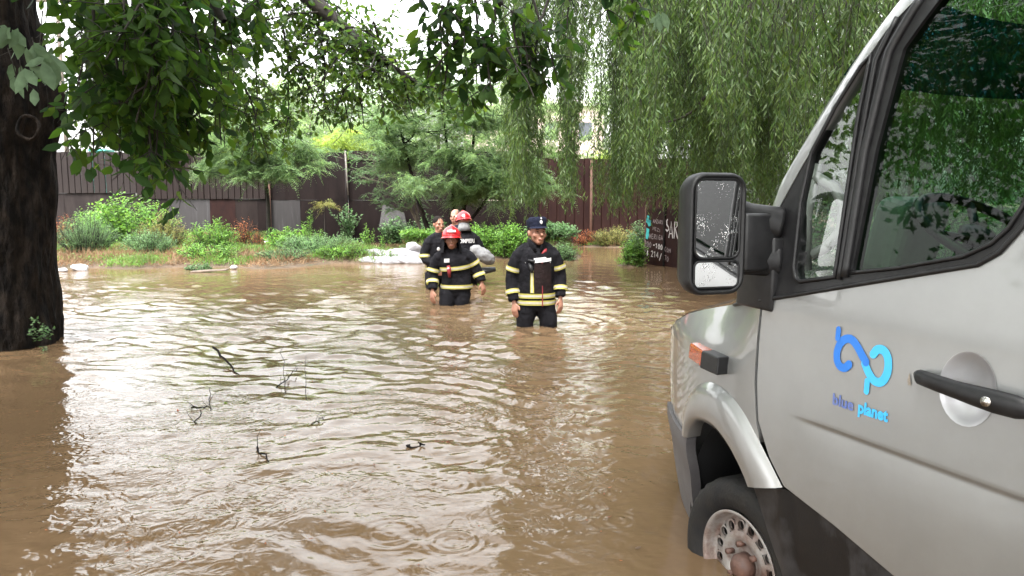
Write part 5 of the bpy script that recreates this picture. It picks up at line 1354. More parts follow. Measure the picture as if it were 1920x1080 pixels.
# wing mirrors
def rrect(w, h, r, n=6):
    out = []
    for cx_, cz_, a0 in ((w / 2 - r, h / 2 - r, 0), (-w / 2 + r, h / 2 - r, 90), (-w / 2 + r, -h / 2 + r, 180), (w / 2 - r, -h / 2 + r, 270)):
        for i in range(n + 1):
            a = R(a0 + 90 * i / n); out.append((cx_ + r * math.cos(a), cz_ + r * math.sin(a)))
    return out
def wing_mirror(sd, s=2.05, yc=HALF + .205, zc=1.243 + VZ, w=.215, h=.405, yaw=-.06):
    root = empty("wing_mirror", (s, sd * yc, zc)); root.parent = van; root.rotation_euler = (0, 0, sd * yaw)
    b = MB(); V = []; rings = [(-.004, .97, .97), (.0, 1.0, 1.0), (.02, 1.03, 1.02), (.06, 1.0, 1.0), (.10, .86, .93), (.125, .60, .78), (.13, .2, .4)]
    # local x is forward; the rim faces back
    inner = [(.012, .86, .925), (-.004, .90, .95)]
    allr = inner + rings; base = rrect(w, h, .055)
    for x, fw, fh in allr:
        for y, z in base: V.append((x, y * fw, z * fh))
    n = len(base); b.add(V, [(i * n + k, i * n + (k + 1) % n, (i + 1) * n + (k + 1) % n, (i + 1) * n + k) for i in range(len(allr) - 1) for k in range(n)]); b.f.append(tuple((len(allr) - 1) * n + k for k in range(n))); b.m.append(0)
    b.f.append(tuple(k for k in reversed(range(n)))); b.m.append(0)
    b.build("housing", M['trim'], root)
    for nm, cz_, hh, tl in (("mirror_glass", .052, .262, 0), ("wide_angle_glass", -.135, .088, .12)):
        g_ = MB(); q = rrect(w * .80, hh, .030 if hh > .1 else .02, 5); x_ = .004
        V = [(x_ - .0, y, z + cz_) for y, z in q]; k = len(V)
        V += [(x_ - .003, y * .96, cz_ + z * .97) for y, z in q]
        g_.add(V, [(i, (i + 1) % k, k + (i + 1) % k, k + i) for i in range(k)] + [tuple(k + i for i in range(k))])
        o = flat_shade(g_.build(nm, M['mirror'], root))
        fr_ = MB(); fr_.tube([(x_ - .002, y * 1.01, z * 1.01 + cz_) for y, z in q], .0045, 5, closed=True); fr_.build("glass_rim", M['trim'], o)
    b = MB()
    for z_ in (.10, -.10):
        b.tube([(.05, -sd * .06, z_ * .9), (.055, -sd * .16, z_ * .75 - .02), (.0, -sd * .26, z_ * .65 - .03)], [(.05, .035), (.055, .035), (.06, .04)], 8)
    b.box((.03, -sd * .17, -.03), (.075, .13, .20)); bevel_mod(b.build("arm", M['trim'], root), .012, 2)
wing_mirror(1); wing_mirror(-1)
b = MB(); b.box((2.13, HALF - .045, 1.10 + VZ), (.22, .05, .26), (0, 0, -.12)); b.ell((2.10, HALF - .04, 1.245 + VZ), (.09, .025, .035), (0, .6, 0)); bevel_mod(b.build("mirror_base", M['trim'], van), .012, 2)
# side indicator
ind = MB(); 
def wedge(s0, s1, z0, z1, d0, d1):
    return [tuple(P3(s, z, d)) for s, d in ((s0, d0), (s1, d1)) for z in (z0, z1)] + [tuple(P3(s, z, -.02)) for s in (s0, s1) for z in (z0, z1)]
FW = [(0, 2, 3, 1), (0, 1, 5, 4), (2, 6, 7, 3), (1, 3, 7, 5), (0, 4, 6, 2), (4, 5, 7, 6)]
b = MB(); b.add(wedge(2.265, 2.400, .695, .765, .050, .056), FW); bevel_mod(b.build("indicator_housing", M['trim'], van, smooth=False), .006, 2)
b = MB(); b.add(wedge(2.402, 2.56, .699, .763, .053, .040), FW); bevel_mod(b.build("indicator_lens", M['amber'], van, smooth=False), .008, 2)
# door handle, its cup and lock
hc_s, hc_z = 1.290, .872
cup = MB(); K = 28; V = []
for r_, dd in ((.098, .0025), (.094, .002), (.085, -.010), (.06, -.021), (.03, -.027), (.004, -.029)):
    for k in range(K):
        a = 2 * math.pi * k / K; V.append(tuple(P3(hc_s + r_ * math.cos(a) * .80, hc_z + r_ * math.sin(a), dd)))
cup.add(V, [(i * K + k, i * K + (k + 1) % K, (i + 1) * K + (k + 1) % K, (i + 1) * K + k) for i in range(5) for k in range(K)] + [tuple(5 * K + k for k in range(K))])
M['cup'] = mat('silver_handle_cup', (.50, .50, .52), (.44, .44, .46), .35, metal=.5, coat=.3)
cupo = cup.build("handle_cup", M['cup'], van)
b = MB(); hp = [(1.425, .880, .012), (1.405, .880, .030), (1.35, .878, .040), (1.29, .874, .044), (1.24, .871, .044), (1.19, .868, .040), (1.14, .866, .034), (1.09, .866, .022)]
b.tube([P3(s, z, o_) for s, z, o_ in hp], [(.014, .012), (.021, .015), (.023, .015), (.024, .016), (.027, .018), (.030, .018), (.029, .016), (.018, .012)], 12, flat=(0, 0, 1))
ho = b.build("door_handle", M['trim'], van)
b = MB(); b.tube([P3(1.197, .868, .052), P3(1.197, .868, .064)], .0125, 16); b.tube([P3(1.197, .868, .062), P3(1.197, .868, .067)], .007, 12); b.build("lock", M['chrome'], ho)
# wheels
def wheel(sd, s):
    root = empty("wheel", (s, sd * (HALF - .175), VZ - .078)); root.parent = van; root.rotation_euler = (0, 0, 0)
    b = MB(); n = 72; V = []; prof = [(.215, .075), (.235, .100), (.275, .112), (.315, .105), (.338, .088), (.345, .060), (.347, .0), (.345, -.060), (.338, -.088), (.30, -.11), (.215, -.09)]
    for k in range(n):
        a = 2 * math.pi * k / n
        for j, (r, y) in enumerate(prof):
            rr_ = r - (.008 if 4 <= j <= 8 and k % 2 else 0); V.append((rr_ * math.cos(a), sd * y, rr_ * math.sin(a)))
    m_ = len(prof); b.add(V, [(k * m_ + j, k * m_ + j + 1, ((k + 1) % n) * m_ + j + 1, ((k + 1) % n) * m_ + j) for k in range(n) for j in range(m_ - 1)])
    b.build("tyre", M['rubber'], root)
    # pressed steel rim with a ring of hand holes
    b = MB(); V = []; n = 96; rp = [(.220, .095), (.212, .100), (.205, .085), (.200, .060), (.194, .040), (.186, .044), (.178, .050), (.134, .062), (.118, .066), (.095, .064), (.085, .050), (.060, .045), (.001, .045)]
    for k in range(n):
        a = 2 * math.pi * k / n
        for r, y in rp: V.append((r * math.cos(a), sd * y, r * math.sin(a)))
    m_ = len(rp); F = []
    for k in range(n):
        for j in range(m_ - 1):
            ph = k % 6
            if j == 6 and ph in (1, 2, 3, 4): continue
            F.append((k * m_ + j, k * m_ + j + 1, ((k + 1) % n) * m_ + j + 1, ((k + 1) % n) * m_ + j))
    b.add(V, F)
    # round the square cut-outs with small collars
    for q in range(16):
        a = 2 * math.pi * (q * 6 + 3) / n
        c = Vector((.156 * math.cos(a), sd * .0575, .156 * math.sin(a)))
        ta = Vector((-math.sin(a), 0, math.cos(a))); ra = Vector((math.cos(a), 0, math.sin(a)))
        rin = [c + ta * .0175 * math.cos(t) + ra * .0185 * math.sin(t) for t in np.linspace(0, 2 * math.pi, 13)[:-1]]
        rout = [c + ta * .0225 * math.copysign(min(1, abs(math.cos(t)) * 1.3), math.cos(t)) + ra * .0235 * math.copysign(min(1, abs(math.sin(t)) * 1.3), math.sin(t)) for t in np.linspace(0, 2 * math.pi, 13)[:-1]]
        VV = rin + rout + [p - Vector((0, sd * .012, 0)) for p in rin]
        b.add(VV, [(i, (i + 1) % 12, 12 + (i + 1) % 12, 12 + i) for i in range(12)] + [(i, (i + 1) % 12, 24 + (i + 1) % 12, 24 + i) for i in range(12)])
    b.build("rim", M['rim'], root)
    b = MB(); b.tube([(0, sd * .04, 0), (0, sd * .085, 0), (0, sd * .105, 0)], [.052, .048, .030], 20)
    for q in range(6):
        a = 2 * math.pi * q / 6 + .3; b.tube([(.085 * math.cos(a), sd * .05, .085 * math.sin(a)), (.085 * math.cos(a), sd * .082, .085 * math.sin(a))], .013, 6)
    b.build("hub", M['hub'], root)
    b = MB(); b.tube([(0, sd * -.02, 0), (0, sd * .02, 0)], .20, 30); b.build("brake_drum", M['inner'], root)
for sd in (1, -1): wheel(sd, 2.235); wheel(sd, -1.35)
# logo: two looping letters and the words
def ribbon(mb, pts, w0, out=.0035, round_=True):
    P = bezier([(a, b_, 0) for a, b_ in pts], 40); V = []; n = len(P)
    for i, p in enumerate(P):
        t = (P[min(i + 1, n - 1)] - P[max(i - 1, 0)]).normalized(); nn = Vector((-t.y, t.x, 0))
        for k in (-1, 0, 1):
            q = p + nn * (w0 * .5 * k); V.append(tuple(P3(q.x, q.y, out)))
    F = [(3 * i + k, 3 * i + k + 1, 3 * i + k + 4, 3 * i + k + 3) for i in range(n - 1) for k in (0, 1)]
    mb.add(V, F)
    if round_:
        for p in (P[0], P[-1]):
            V = [tuple(P3(p.x, p.y, out + .0004))] + [tuple(P3(p.x + w0 * .5 * math.cos(a), p.y + w0 * .5 * math.sin(a), out + .0004)) for a in np.linspace(0, 2 * math.pi, 17)[:-1]]
            mb.add(V, [(0, 1 + i, 1 + (i + 1) % 16) for i in range(16)])
lb = empty("logo", (1.63, HALF, .87 + VZ)); lb.parent = van
def relp(o): o.parent = lb; o.matrix_parent_inverse = Matrix.Translation(-Vector(lb.location)); return o
b = MB(); ribbon(b, [(1.724, .958), (1.7235, .930)], .019); ribbon(b, [(1.609, .878), (1.624, .893), (1.645, .917), (1.668, .934), (1.690, .934), (1.710, .918), (1.720, .890), (1.717, .862), (1.703, .846), (1.684, .845), (1.670, .858)], .026, .0032)
relp(b.build("letter", M['blue'], None))
b = MB(); ribbon(b, [(1.597, .823), (1.5965, .792)], .019); ribbon(b, [(1.612, .872), (1.597, .850), (1.578, .832), (1.558, .828), (1.541, .840), (1.531, .868), (1.535, .903), (1.552, .923), (1.574, .922), (1.586, .906)], .026, .0028)
relp(b.build("letter", M['cyan'], None))
def lettering(s, s0, z0, size, bold, m, slope=0.0, xs=1.0):
    V, F = text_geo(s, size, bold); b = MB(); 
    b.add([tuple(P3(s0 - x * xs, z0 + y + slope * x, .003)) for x, y, _ in V], F); return relp(b.build("lettering", M[m], None, smooth=False))
lettering("blue", 1.722, .722, .050, .0012, 'navy', .0, .98); lettering("planet", 1.622, .722, .050, .0020, 'cyan', .0, .86)
# scuff on the door
b = MB(); b.add([tuple(P3(1.46 + x, .856 + z, .003)) for x, z in ((0, .022), (-.004, .010), (-.009, -.012), (0, -.014), (.004, .0), (.002, .012))], [(0, 1, 2, 3, 4, 5)]); b.build("scuff", mat('brown_scuff', (.22, .18, .14), (.30, .27, .24), .8, scale=90), van, smooth=False)
# ------------------------------------------------------------------ people
M['skin'] = mat('skin', (.33, .165, .11), (.30, .14, .095), .55, scale=10)
M['skin_tan'] = mat('tanned_skin', (.27, .13, .083), (.24, .11, .07), .55, scale=10)
M['cloth'] = mat('navy_black_turnout_cloth', (.0055, .0055, .007), (.011, .0105, .013), .9, spec=.12, scale=14, bump=.7, bscale=26, bdist=.02)
M['cloth_navy'] = mat('navy_shirt_cloth', (.007, .009, .018), (.012, .014, .028), .9, spec=.12, scale=14, bump=.6, bscale=26, bdist=.02)
M['cloth_brown'] = mat('brown_black_panel_cloth', (.017, .010, .010), (.010, .007, .007), .85, spec=.12, scale=10, bump=.7, bscale=22, bdist=.02)
M['yellow'] = mat('yellow_reflective_tape', (.40, .36, .07), (.32, .29, .06), .5, scale=20)
M['silver_tape'] = mat('silver_reflective_tape', (.42, .40, .36), (.33, .31, .28), .4, scale=24)
M['red_strap'] = mat('dark_red_strap', (.22, .015, .02), (.14, .01, .015), .6)
M['helmet_red'] = mat('red_helmet_shell', (.42, .010, .016), (.33, .008, .012), .22, scale=5, coat=.5)
M['white_mark'] = mat('white_mark', (.50, .49, .49), None, .5)
M['hair'] = mat('dark_hair', (.008, .007, .006), (.016, .013, .011), .85, spec=.1, scale=40, bump=.6, bscale=120)
M['hair_short'] = mat('cropped_brown_hair', (.06, .04, .03), (.09, .06, .045), .9, scale=40, bump=.4, bscale=120)
M['eye'] = mat('dark_eye', (.03, .022, .018), None, .2)
M['lip'] = mat('lip', (.30, .10, .08), None, .5)
M['grey_cloth'] = mat('light_grey_sack_cloth', (.17, .17, .17), (.12, .12, .125), .8, scale=8, bump=.6, bscale=18, bdist=.03)
M['black_vest'] = M['cloth']

def remeshed(mb, name, mats, parent, voxel=.011, smooth=4, assign=None):
    me = bpy.data.meshes.new(name); me.from_pydata(mb.v, [], mb.f); me.update()
    o = bpy.data.objects.new(name, me); COL.objects.link(o)
    r = o.modifiers.new("r", 'REMESH'); r.mode = 'VOXEL'; r.voxel_size = voxel; r.use_smooth_shade = True
    if smooth:
        s_ = o.modifiers.new("s", 'SMOOTH'); s_.iterations = smooth; s_.factor = .5
    dg = bpy.context.evaluated_depsgraph_get(); dg.update()
    me2 = bpy.data.meshes.new_from_object(o.evaluated_get(dg)); bpy.data.objects.remove(o); bpy.data.meshes.remove(me)
    me2.name = name; me2.materials.clear()
    if not isinstance(mats, (list, tuple)): mats = [mats]
    for m in mats: me2.materials.append(m)
    if assign: me2.polygons.foreach_set("material_index", [assign(p.center) for p in me2.polygons])
    return link(name, me2, mats, parent)
def folds(o, amp=.008, sc=7.0, seed=0.0, zs=.6):
    me = o.data; co = np.empty(len(me.vertices) * 3); me.vertices.foreach_get("co", co); co = co.reshape(-1, 3)
    nr = np.empty(len(me.vertices) * 3); me.vertices.foreach_get("normal", nr); nr = nr.reshape(-1, 3)
    d = np.array([noise.noise(Vector((c[0] * sc + seed, c[1] * sc, c[2] * sc * zs))) * 1.0 + .5 * noise.noise(Vector((c[0] * sc * 2.4, c[1] * sc * 2.4 + seed, c[2] * sc * 3.0))) for c in co])
    co += nr * (d * amp)[:, None]; me.vertices.foreach_set("co", co.ravel()); me.update(); return o

def hand(mb, w, d, side, size=.19, curl=.5):
    """palm, four unequal bent fingers and a thumb; w wrist, d pointing direction, side towards the thumb"""
    w = Vector(w); d = Vector(d).normalized(); sd = Vector(side); sd = (sd - d * sd.dot(d)).normalized(); nrm = d.cross(sd)
    L = size
    mb.tube([w - d * .02, w + d * L * .12, w + d * L * .30, w + d * L * .48], [(.024, .020), (.032, .018), (.041, .018), (.040, .015)], 10, flat=sd)
    for i, (off, ln) in enumerate(((.030, .40), (.010, .46), (-.011, .42), (-.031, .33))):
        p0 = w + d * L * .42 + sd * off; q = d.copy(); pts = [p0]
        for s_ in (.42, .33, .25):
            q = (q + nrm * curl * .55).normalized(); pts.append(pts[-1] + q * L * ln * s_ * 1.05)
        mb.tube(pts, [.0105, .0098, .0090, .0075], 8)
    t0 = w + d * L * .12 + sd * .026; t1 = t0 + (d * .6 + sd * .75).normalized() * L * .22; t2 = t1 + (d * .95 + sd * .15 + nrm * .35).normalized() * L * .20
    mb.tube([t0, t1, t2], [.014, .012, .009], 8)

def head(mb, c, rot, k=1.0):
    """skull, jaw, brow, nose, lips, ears; rot turns the face (which looks along -Y)"""
    Mx = Euler(rot).to_matrix()
    def e(p, r, rr_=(0, 0, 0)): mb.ell(Vector(c) + Mx @ (Vector(p) * k), tuple(x * k for x in r), Mx @ Euler(rr_).to_matrix(), 16, 12)
    e((0, .012, .035), (.077, .096, .092)); e((0, -.018, -.030), (.062, .070, .080)); e((0, -.045, -.085), (.040, .038, .032)); e((0, -.075, .022), (.055, .020, .016))
    e((0, -.100, -.018), (.013, .020, .026)); e((0, -.112, -.030), (.017, .012, .010)); e((0, -.088, -.066), (.026, .012, .011)); e((.045, -.060, -.025), (.024, .024, .026)); e((-.045, -.060, -.025), (.024, .024, .026))
    for s_ in (1, -1): e((s_ * .079, .010, -.008), (.010, .018, .030), (0, s_ * .15, 0))
    return Mx
def face_bits(c, Mx, root, k=1.0, smile=False):
    b = MB()
    for s_ in (1, -1): b.ell(Vector(c) + Mx @ (Vector((s_ * .031, -.0835, .004)) * k), (.009 * k, .006 * k, .0042 * k), Mx)
    b.build("eyes", M['eye'], root)
    b = MB()
    for s_ in (1, -1): b.ell(Vector(c) + Mx @ (Vector((s_ * .033, -.094, .024)) * k), (.018 * k, .004 * k, .003 * k), Mx)
    b.build("eyebrows", M['hair'], root)
    b = MB(); b.tube([Vector(c) + Mx @ (Vector(p) * k) for p in ((-.026, -.088, -.062 if smile else -.066), (0, -.100, -.067), (.026, -.088, -.062 if smile else -.066))], [.003, .0055, .003], 6); b.build("lips", M['lip'], root)

def bandloop(path, i0, t, width, r, m1, m2, root, name="reflective_stripe", flat=None, out=.010, n=24, arc=None, seed=0):
    """yellow tape with a silver middle, wrapped round a limb or the waist at parameter t of path"""
    P = path; k = len(P) - 1; q = t * k; j = min(int(q), k - 1); f = q - j
    c = P[j].lerp(P[j + 1], f); ax = (P[j + 1] - P[j]).normalized(); rx = r[j][0] * (1 - f) + r[j + 1][0] * f; ry = r[j][1] * (1 - f) + r[j + 1][1] * f
    a_ = Vector(flat) if flat is not None else (Vector((0, 0, 1)) if abs(ax.z) < .9 else Vector((1, 0, 0)))
    u = (a_ - ax * a_.dot(ax)).normalized(); w = ax.cross(u)
    for lo, hi, mm, o_ in ((-.5, .5, m1, out), (-.2, .2, m2, out + .003)):
        b = MB(); V = []; rows_ = 3
        a0, a1 = arc or (0, 2 * math.pi); closed = arc is None; nn = n if closed else n + 1
        for i in range(rows_):
            h = width * (lo + (hi - lo) * i / (rows_ - 1))
            for s_ in range(nn):
                a = a0 + (a1 - a0) * s_ / n; wob = 1 + .02 * math.sin(a * 5 + seed)
                V.append(c + ax * h + u * (rx + o_) * wob * math.cos(a) + w * (ry + o_) * wob * math.sin(a))
        F = [(i * nn + s_, i * nn + (s_ + 1) % nn, (i + 1) * nn + (s_ + 1) % nn, (i + 1) * nn + s_) for i in range(rows_ - 1) for s_ in range(nn if closed else nn - 1)]
        b.add(V, F); b.build(name, mm, root)

def helmet(c, Mx, root, k=1.0, curtain=True):
    c = Vector(c); T_ = lambda p: c + Mx @ (Vector(p) * k)
    h = empty("helmet", (0, 0, 0)); h.parent = root
    b = MB(); nu, nv = 28, 12; V = []
    for i in range(nv + 1):
        th = math.pi * .56 * i / nv
        for j in range(nu):
            ph = 2 * math.pi * j / nu; fr = -math.sin(ph)
            drop = .012 * max(0, fr) - .03 * max(0, -fr) * (i / nv) ** 3
            ridge = .012 * math.exp(-((math.cos(ph) * math.sin(th)) / .16) ** 2)
            V.append(T_((.118 * math.sin(th) * math.cos(ph), .142 * math.sin(th) * math.sin(ph) + .012, .045 + (.118 + ridge) * math.cos(th) + drop)))
    b.add(V, [(i * nu + j, i * nu + (j + 1) % nu, (i + 1) * nu + (j + 1) % nu, (i + 1) * nu + j) for i in range(nv) for j in range(nu)]); b.build("shell", M['helmet_red'], h)
    b = MB(); V = []
    for i, (e_, dz) in enumerate(((1.0, .0), (1.12, -.012), (1.13, -.020), (.98, -.016))):
        for j in range(nu):
            ph = 2 * math.pi * j / nu; fr = max(0, -math.sin(ph)); V.append(T_((.116 * e_ * math.cos(ph), .140 * (e_ + .10 * fr * (i in (1, 2))) * math.sin(ph) + .012, .032 + dz + .014 * fr)))
    b.add(V, [(i * nu + j, i * nu + (j + 1) % nu, (i + 1) * nu + (j + 1) % nu, (i + 1) * nu + j) for i in range(3) for j in range(nu)]); b.build("brim", M['helmet_red'], h)
    b = MB(); V = []
    for z in (.050, .074):
        for j in range(9):
            a = math.pi * (1.36 + .28 * j / 8); q = .124 if z < .06 else .116; V.append(T_((q * math.cos(a), q * 1.19 * math.sin(a) + .008, z + .045)))
    b.add(V, [(j, j + 1, 10 + j, 9 + j) for j in range(8)]); b.build("badge_band", M['white_mark'], h)
    b = MB()
    for sx in (-1, 1): b.add([T_((sx * .119, .03, .075)), T_((sx * .121, -.03, .075)), T_((sx * .112, -.02, .105)), T_((sx * .110, .025, .105))], [(0, 1, 2, 3)])
    b.build("side_mark", M['white_mark'], h)
    if curtain:
        b = MB(); V = []; m_ = 18
        for i, (rx, ry, z) in enumerate(((.108, .118, .03), (.112, .122, -.04), (.118, .125, -.10), (.128, .130, -.155))):
            for j in range(m_ + 1):
                a = math.pi * (-.22 + 1.44 * j / m_); V.append(T_((rx * math.cos(a), ry * math.sin(a) + .012, z)))
        b.add(V, [(i * (m_ + 1) + j, i * (m_ + 1) + j + 1, (i + 1) * (m_ + 1) + j + 1, (i + 1) * (m_ + 1) + j) for i in range(3) for j in range(m_)]); b.build("neck_curtain", M['cloth'], h)
    return h

GROUND_P = -.52
def firefighter(loc, rz, label, pose, group=None):
    """pose: lists of joint positions in the person's own frame (face along -Y, z from the water)"""
    root = empty("person", (loc[0], loc[1], GROUND_P), rz, label, "person", group)
    Z = lambda p: Vector((p[0], p[1], p[2] - GROUND_P))
    hc = Z(pose['head']); hr = pose.get('hrot', (0, 0, 0)); k = pose.get('k', 1.08)
    spine = bezier([Z(p) for p in pose['spine']], 11)
    legs = [[Z(p) for p in l] for l in pose['legs']]; arms = [[Z(p) for p in a] for a in pose['arms']]
    body = MB()
    Mx = head(body, hc, hr, k)
    body.tube([spine[-1] - Vector((0, 0, .02)), spine[-1].lerp(hc, .5), hc + Vector((0, .02, -.03))], [(.062, .062), (.056, .058), (.055, .06)], 12)
    body.tube(spine, [(.125, .09), (.13, .095), (.13, .095), (.125, .09), (.125, .09), (.135, .095), (.145, .10), (.15, .10), (.14, .09), (.10, .075), (.07, .06)], 16, flat=(1, 0, 0))
    for l in legs: body.tube(bezier(l, 9), [.075, .074, .070, .062, .055, .052, .050, .045, .04], 10)
    for l in legs: body.ell(l[-1] + Vector((0, -.06, -.01)), (.045, .12, .04))
    for a in arms:
        A_ = bezier(a, 9); body.tube(A_, [.050, .050, .046, .042, .038, .036, .032, .028, .025], 10)
        d = (a[-1] - a[-2]).normalized(); inward = Vector((-.8 if a[-1].x > 0 else .8, -.6, 0))
        hand(body, a[-1] + d * .01, d * .8 + Vector((0, 0, -.5)), inward, .205, pose.get('curl', .6) * (1 if a[-1].x > 0 else -1))
    remeshed(body, "body", M[pose.get('skin', 'skin')], root, .0095, 3)
    if pose.get('face', True): face_bits(hc, Mx, root, k, pose.get('smile', False))
    # trousers
    if pose.get('legs_on', True):
        tr = MB(); r0 = [(.165, .125)] + [(.17, .13)] * 1
        tr.tube([spine[0] + Vector((0, 0, .12)), spine[0], spine[0] - Vector((0, 0, .07))], [(.165, .12), (.175, .13), (.16, .12)], 16, flat=(1, 0, 0))
        for l in legs: tr.tube(bezier(l, 10)[:-1], [(.108, .118), (.112, .12), (.110, .115), (.104, .108), (.098, .10), (.094, .096), (.094, .096), (.092, .092), (.088, .088)], 14)
        folds(remeshed(tr, "trousers", M[pose.get('trouser_mat', 'cloth')], root, .014, 2), .016, 6, 3)
    # jacket
    jr = pose.get('jr', [(.200, .150), (.200, .150), (.195, .148), (.190, .145), (.190, .142), (.195, .142), (.200, .142), (.195, .138), (.165, .12), (.105, .092), (.078, .078)])
    sr = [(.066, .075), (.076, .082), (.078, .084), (.075, .080), (.073, .077), (.072, .074), (.070, .072), (.066, .068), (.064, .066)]
    jk = MB(); jk.tube(spine, jr, 20, flat=(1, 0, 0))
    AP = []
    for a in arms:
        q = [a[0].lerp(spine[8], .25)] + a[1:-1] + [a[-1].lerp(a[-2], .04)]
        A_ = bezier([a[0]] + q[1:], 9); AP.append(A_); jk.tube(A_, sr, 16); jk.ell(a[0] + Vector((0, 0, -.02)), (.072, .085, .070)); jk.tube([spine[9] + Vector((0, 0, .0)), spine[9].lerp(a[0], .55) + Vector((0, 0, .012)), a[0]], [(.085, .06), (.075, .07), (.062, .072)], 12)
    jk.tube([spine[-2], spine[-1] + Vector((0, 0, .02))], [(.10, .095), (.082, .085)], 14, flat=(1, 0, 0))
    folds(remeshed(jk, "jacket", M[pose.get('jacket_mat', 'cloth')], root, .012, 3), .013, 6.5, pose.get('seed', 1))
    Y_, S_ = M['yellow'], M['silver_tape']
    for t in pose.get('waist', (.04, .12)):
        bandloop(spine, 0, t, .052, jr, Y_, S_, root, flat=(1, 0, 0), out=.016, n=36, seed=1)
    for ai, t in pose.get('sleeve', ()):
        bandloop(AP[ai], 0, t, .050, sr, Y_, S_, root, out=.013)
    return root, spine, Mx, hc, k, AP, Z

# the man in the cap
pose = dict(k=1.17, head=(.0, -.05, 1.025), hrot=(-.10, 0, .26), spine=[(0, .0, .24), (0, .0, .45), (.0, -.01, .66), (0, .0, .82), (0, -.005, .915)],
            legs=[[(-.10, 0, .26), (-.125, -.02, -.02), (-.125, .0, -.44)], [(.10, 0, .26), (.14, -.05, -.02), (.14, .02, -.44)]],
            arms=[[(-.195, .0, .80), (-.262, .03, .52), (-.248, -.04, .27)], [(.195, .0, .80), (.262, .02, .55), (.262, -.05, .31)]],
            waist=(.035, .125), sleeve=((0, .30), (0, .80), (1, .30), (1, .80)), smile=True, seed=2,
            jr=[(.205, .158), (.203, .158), (.198, .155), (.195, .152), (.195, .15), (.20, .15), (.202, .146), (.198, .14), (.168, .12), (.108, .092), (.078, .078)])
root, spine, Mx, hc, k, AP, Z = firefighter((.265, 8.07), .12, "man in dark cap and open firefighter jacket with yellow stripes wading towards the camera", pose)
# cap
cp = empty("cap", (0, 0, 0)); cp.parent = root
T_ = lambda p: hc + Mx @ (Vector(p) * k)
b = MB(); V = []; nu = 24; rg = [(.086, .104, .030), (.089, .107, .060), (.092, .110, .095), (.093, .110, .120), (.080, .096, .135), (.03, .04, .140)]
for rx, ry, z in rg:
    z = .045 + (z - .03) * .80
    for j in range(nu):
        a = 2 * math.pi * j / nu; V.append(T_((rx * math.cos(a), ry * math.sin(a) + .006, z + (.012 if math.sin(a) < 0 and z > .1 else 0))))
b.add(V, [(i * nu + j, i * nu + (j + 1) % nu, (i + 1) * nu + (j + 1) % nu, (i + 1) * nu + j) for i in range(len(rg) - 1) for j in range(nu)] + [tuple(5 * nu + j for j in range(nu))]); b.build("crown", M['cloth_navy'], cp)
b = MB(); V = []
for i in range(4):
    for j in range(11):
        a = math.pi * (1.12 + .76 * j / 10); e_ = 1 + .17 * i; V.append(T_((.088 * (1 + .04 * i) * math.cos(a), .104 * e_ * math.sin(a) + .006, .052 - .003 * i * i * .5 - .002 * i)))
b.add(V, [(i * 11 + j, i * 11 + j + 1, (i + 1) * 11 + j + 1, (i + 1) * 11 + j) for i in range(3) for j in range(10)]); b.build("peak", M['cloth_navy'], cp)
b = MB(); b.ell(T_((0, -.105, .088)), (.017, .006, .022), Mx); b.ell(T_((0, -.107, .122)), (.009, .005, .012), Mx); b.build("badge", M['white_mark'], cp)
b = MB(); b.ell(T_((0, .024, .026)), (.082 * k, .093 * k, .050 * k), Mx); b.build("hair", M['hair'], root)
# chest panel, white strip, vertical tape, straps and shoulder piping
def front(x, z, o=.0):                                   # a point on the jacket front
    q = min(1, max(0, (z - .24) / (.915 - .24))) * 10; j = min(int(q), 9); f = q - j
    jr = pose['jr']; rx = jr[j][0] * (1 - f) + jr[j + 1][0] * f; ry = jr[j][1] * (1 - f) + jr[j + 1][1] * f
    return Z((x, -(ry + .014 + o) * math.sqrt(max(.05, 1 - (x / (rx + .014)) ** 2)), z))
def patch(mb, pts4, nx_=6, nz_=6, o=.0):
    (a, b_, c, d) = pts4; V = []
    for i in range(nz_ + 1):
        for j in range(nx_ + 1):
            u_, v_ = j / nx_, i / nz_
            x = (a[0] * (1 - u_) + b_[0] * u_) * (1 - v_) + (d[0] * (1 - u_) + c[0] * u_) * v_; z = (a[1] * (1 - u_) + b_[1] * u_) * (1 - v_) + (d[1] * (1 - u_) + c[1] * u_) * v_
            V.append(front(x, z, o))
    mb.add(V, [(i * (nx_ + 1) + j, i * (nx_ + 1) + j + 1, (i + 1) * (nx_ + 1) + j + 1, (i + 1) * (nx_ + 1) + j) for i in range(nz_) for j in range(nx_)])
b = MB(); patch(b, [(-.055, .38), (.150, .38), (.140, .70), (-.045, .70)], o=.008); b.build("chest_panel", M['cloth_brown'], root)
b = MB(); patch(b, [(-.050, .705), (.145, .722), (.150, .775), (-.050, .755)], o=.019); b.build("name_strip", M['white_mark'], root)
b = MB(); patch(b, [(-.090, .38), (-.050, .38), (-.055, .62), (-.085, .62)], 2, 6, .013); b.build("reflective_stripe", M['yellow'], root)
b = MB(); patch(b, [(-.080, .385), (-.064, .385), (-.066, .60), (-.078, .60)], 2, 6, .016); b.build("reflective_stripe", M['silver_tape'], root)
b = MB(); patch(b, [(.034, .24), (.048, .24), (.046, .46), (.036, .46)], 1, 6, .020); patch(b, [(.030, .700), (.052, .70), (.056, .80), (.034, .80)], 1, 4, .010); b.tube([front(.04, .80, .01), front(.08, .83, .02), front(.115, .855, .01)], [.010, .020, .012], 8); b.build("strap", M['red_strap'], root)
b = MB(); b.tube([front(-.10, .70, .01), front(-.085, .66, .03), front(-.07, .60, .03)], [.010, .022, .014], 8); b.tube([front(-.11, .735, .01), front(-.04, .72, .02)], [.012, .016], 8); b.build("radio", M['trim'], root)
b = MB()
for sx in (-1, 1): b.tube([front(sx * .165, .83, -.02), front(sx * .150, .79, .002), front(sx * .135, .70, .006)], .0028, 5)
